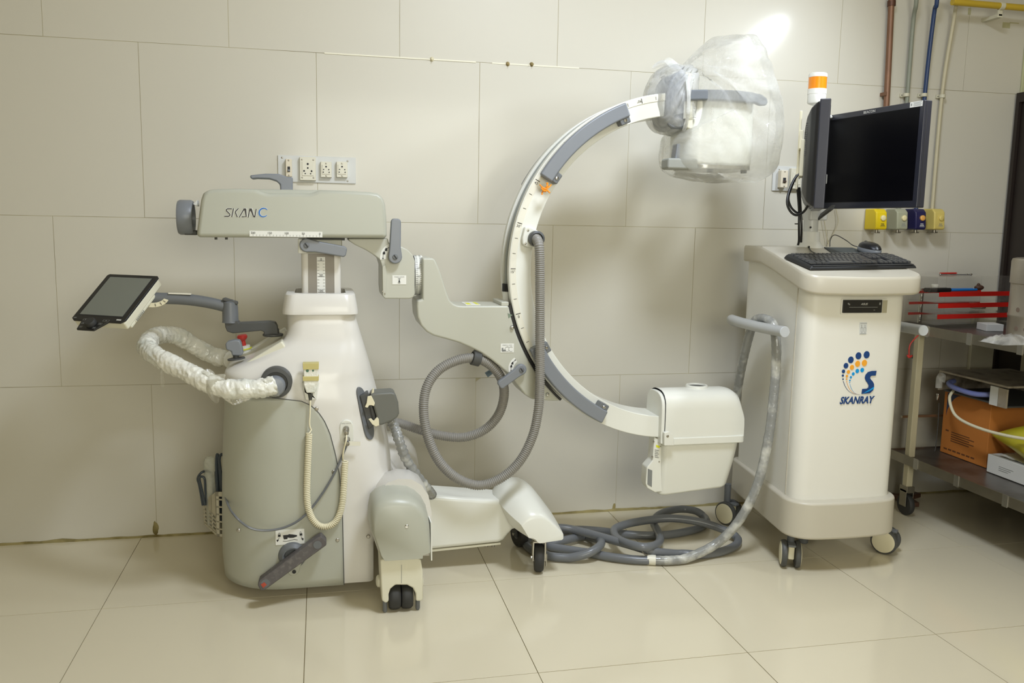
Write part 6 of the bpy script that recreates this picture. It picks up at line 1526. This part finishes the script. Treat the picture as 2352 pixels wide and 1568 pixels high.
# small white box, packet
a = Vector((2.545, 2.86, .79)); g = G().obox((a.x, a.y, .79+.0138), (.035, -.004, 0), (.012, .040, 0), (0, 0, .0132))
solo('white_box', g, m_paper, 'small plain white box on the upper trolley shelf', 'box', (a.x, a.y, .79), bevel=.0012, seg=2)
g = G(); rows_ = []
pc_ = Vector((at(2325, 756, 2.50).x, 2.50, .791))
for j in range(11):
    row = []
    for i in range(13):
        u, v = i/12-.5, j/10-.5; e = max(0, 1-(2*u)**4)*max(0, 1-(2*v)**4)
        row.append(pc_+Vector((u*.17, v*.11, .002+.026*e+.012*e*mnoise.noise(Vector((u*9, v*9, 3)))+.006*e*mnoise.noise(Vector((u*30, v*30, 3))))))
    rows_.append(row)
g.loft(rows_, cap=False, closed=False)
solo('plastic_packet', g, f_bag2, 'crumpled clear plastic packet on the upper trolley shelf, right of the white box', 'packet', pc_, ang=180)
# lower shelf: carton, worn box, tubes, yellow sack, white tray
cz0 = .2515
def box_at(pxl, pyl, Y): return at(pxl, pyl, Y)
cu = Vector((0, -1, 0)); cvv = Vector((1, 0, 0))
c0 = Vector((2.538, 3.065, cz0))
ct_ = thing('carton', c0, 'orange printed cardboard carton on the lower trolley shelf', 'carton')
CW, CD, CH = .258, .31, .262
def cq(a, b, z): return c0+cu*(a*CW)+cvv*(b*CD)+Z_*z
mesh('carton_body', G().obox(cq(.5, .5, CH/2), cu*(CW/2), cvv*(CD/2), Z_*(CH/2)), m_carton, ct_, bevel=.002, seg=2)
ff = -cvv*.0006
pts = [(.02, CH*.98)]; 
g = G().oprism([(CW*.07, CH*.60), (CW*.07, CH*.97), (CW*.36, CH*.97), (CW*.30, CH*.955), (CW*.22, CH*.90), (CW*.14, CH*.80), (CW*.09, CH*.70)], c0, cu, Z_, ff)
mesh('print_patch', g, m_cartb2, ct_, flat=True)
g = G()
for k in range(5): g.oprism([(CW*.22, CH*(.36-.035*k)), (CW*(.62+.1*(k % 2)), CH*(.36-.035*k)), (CW*(.62+.1*(k % 2)), CH*(.375-.035*k)), (CW*.22, CH*(.375-.035*k))], c0, cu, Z_, ff)
g.oprism([(CW*.09, CH*.36), (CW*.16, CH*.36), (CW*.16, CH*.385), (CW*.09, CH*.385)], c0, cu, Z_, ff)
for k in range(7): g.oprism([(CW*(.08+.1*k), CH*.065), (CW*(.155+.1*k), CH*.065), (CW*(.155+.1*k), CH*.09), (CW*(.08+.1*k), CH*.09)], c0, cu, Z_, ff)
mesh('print_line', g, m_carti, ct_, flat=True)
# worn flat box lying on the carton
o_ = Vector((2.500, 3.062, cz0+CH+.002))
wb = thing('worn_box', o_, 'worn stained flat box with an open side, lying on the orange carton', 'box')
WW, WD, WHt = .37, .34, .080
def wq(a, b, z): return o_+cu*(a*WW)+cvv*(b*WD)+Z_*z
mesh('box_top', G().obox(wq(.5, .5, WHt), cu*(WW/2), cvv*(WD/2), Z_*.004), m_lid, wb, bevel=.001, seg=2)
mesh('box_bottom', G().obox(wq(.52, .5, .003), cu*(WW*.46), cvv*(WD*.47), Z_*.003), m_dgrey, wb)
mesh('box_side', G().obox(wq(.002, .5, WHt/2), cu*.002, cvv*(WD/2), Z_*(WHt/2)).obox(wq(.5, .998, WHt/2), cu*(WW/2), cvv*.002, Z_*(WHt/2)), m_lid, wb)
mesh('box_flap', G().obox(wq(.83, .0, WHt/2-.004), cu*(WW*.055), cvv*.003, Z_*(WHt/2-.004)), m_paper, wb)
mesh('box_flap', G().obox(wq(.945, .0, WHt/2-.004), cu*(WW*.055), cvv*.004, Z_*(WHt/2-.004)), m_lid, wb)
bt_ = spline([wq(.04, .18, .038), wq(.12, .04, .036), wq(.25, -.02, .030), wq(.45, -.04, .026), wq(.60, -.02, .026), wq(.70, .08, .03), wq(.74, .2, .03)], 7)
solo('blue_tube', G().sweep(bt_, .0105, 12), m_btube, 'soft blue tube tucked along the open side of the worn box', 'tube', wq(.04, .18, .038))
yt = spline([wq(.22, .02, .012), wq(.26, -.06, -.01), wq(.34, -.10, -.045), wq(.46, -.13, -.072), wq(.66, -.15, -.085), wq(.95, -.16, -.088), wq(1.3, -.16, -.08), wq(1.7, -.14, -.06)], 8)
solo('cream_tube', G().sweep(yt, .0058, 10), m_coil, 'cream tube drooping in front of the orange carton', 'tube', wq(.22, .02, .012))
g0 = thing('probe_lead', wq(.0, .02, .03), 'silver-tipped lead hanging down beside the orange carton', 'lead')
h0 = at(2158, 868, 3.05)
mesh('probe_sleeve', G().sweep(spline([wq(.05, .0, .036), h0+Vector((.012, 0, .01)), h0, at(2156, 890, 3.05)], 5), [.013]*16, 10), f_bag2, g0)
mesh('probe_tip', G().lathe([(.006, 0), (.007, .004), (.005, .008), (.0055, .014), (.004, .018), (.004, .024), (.002, .027)], at(2155, 904, 3.05), (-.1, 0, -1), 14), m_chrome, g0)
mesh('probe_wire', G().sweep(spline([at(2157, 925, 3.05), at(2154, 980, 3.05), at(2150, 1020, 3.05), at(2147, 1036, 3.05)], 6), .0018, 7), m_dgrey, g0)
# white tray box and yellow sack
t0 = Vector((2.505, 2.765, cz0))
tu = Vector((0, -1, 0)); tv = Vector((1, 0, 0))
wt = thing('white_tray_box', t0, 'long white cardboard box under the yellow sack', 'box')
mesh('tray', G().obox(t0+tu*.20+tv*.09+Z_*.036, tu*.20, tv*.09, Z_*.035), m_paper, wt, bevel=.002, seg=2)
g = G()
for k in range(3): g.oprism([(.06, .034-.007*k), (.13-.012*k, .034-.007*k), (.13-.012*k, .0355-.007*k), (.06, .0355-.007*k)], t0+Z_*.003, tu, Z_, -tv*.0008)
mesh('print_line', g, m_inkg, wt, flat=True)
g = G(); rows_ = []
for j in range(6):
    rows_.append([t0+tu*(.04+.022*i)+tv*(.01+.02*j)+Z_*(.0735+.004*(1+mnoise.noise(Vector((i*.9, j*.9, 2))))) for i in range(7)])
g.loft(rows_, cap=False, closed=False); mesh('tissue', g, m_lab, wt, ang=180)
g = G(); s0 = Vector((2.45, 2.80, cz0+.138)); rings = []
for k in range(15):
    f = k/14; wdt = .095*math.sin(min(1, f*1.3+.02)*PI/2)**.8; hgt = .105*math.sin(min(1, f*1.15+.02)*PI/2)**1.1
    c = s0+tu*(.50*f)+tv*.10+Z_*(.012*math.sin(f*5)-.002)
    rg = []
    for q in range(20):
        t = 2*PI*q/20; w = 1+.07*mnoise.noise(Vector((f*5, math.cos(t)*2, math.sin(t)*2)))
        rg.append(c+tv*(wdt*math.cos(t)*w)+Z_*(max(-.060, hgt*math.sin(t)*w)+.02*f))
    rings.append(rg)
g.loft(rings)
solo('yellow_sack', g, m_ybag, 'filled yellow plastic sack lying on the white box at the right edge', 'sack', s0, ang=180)
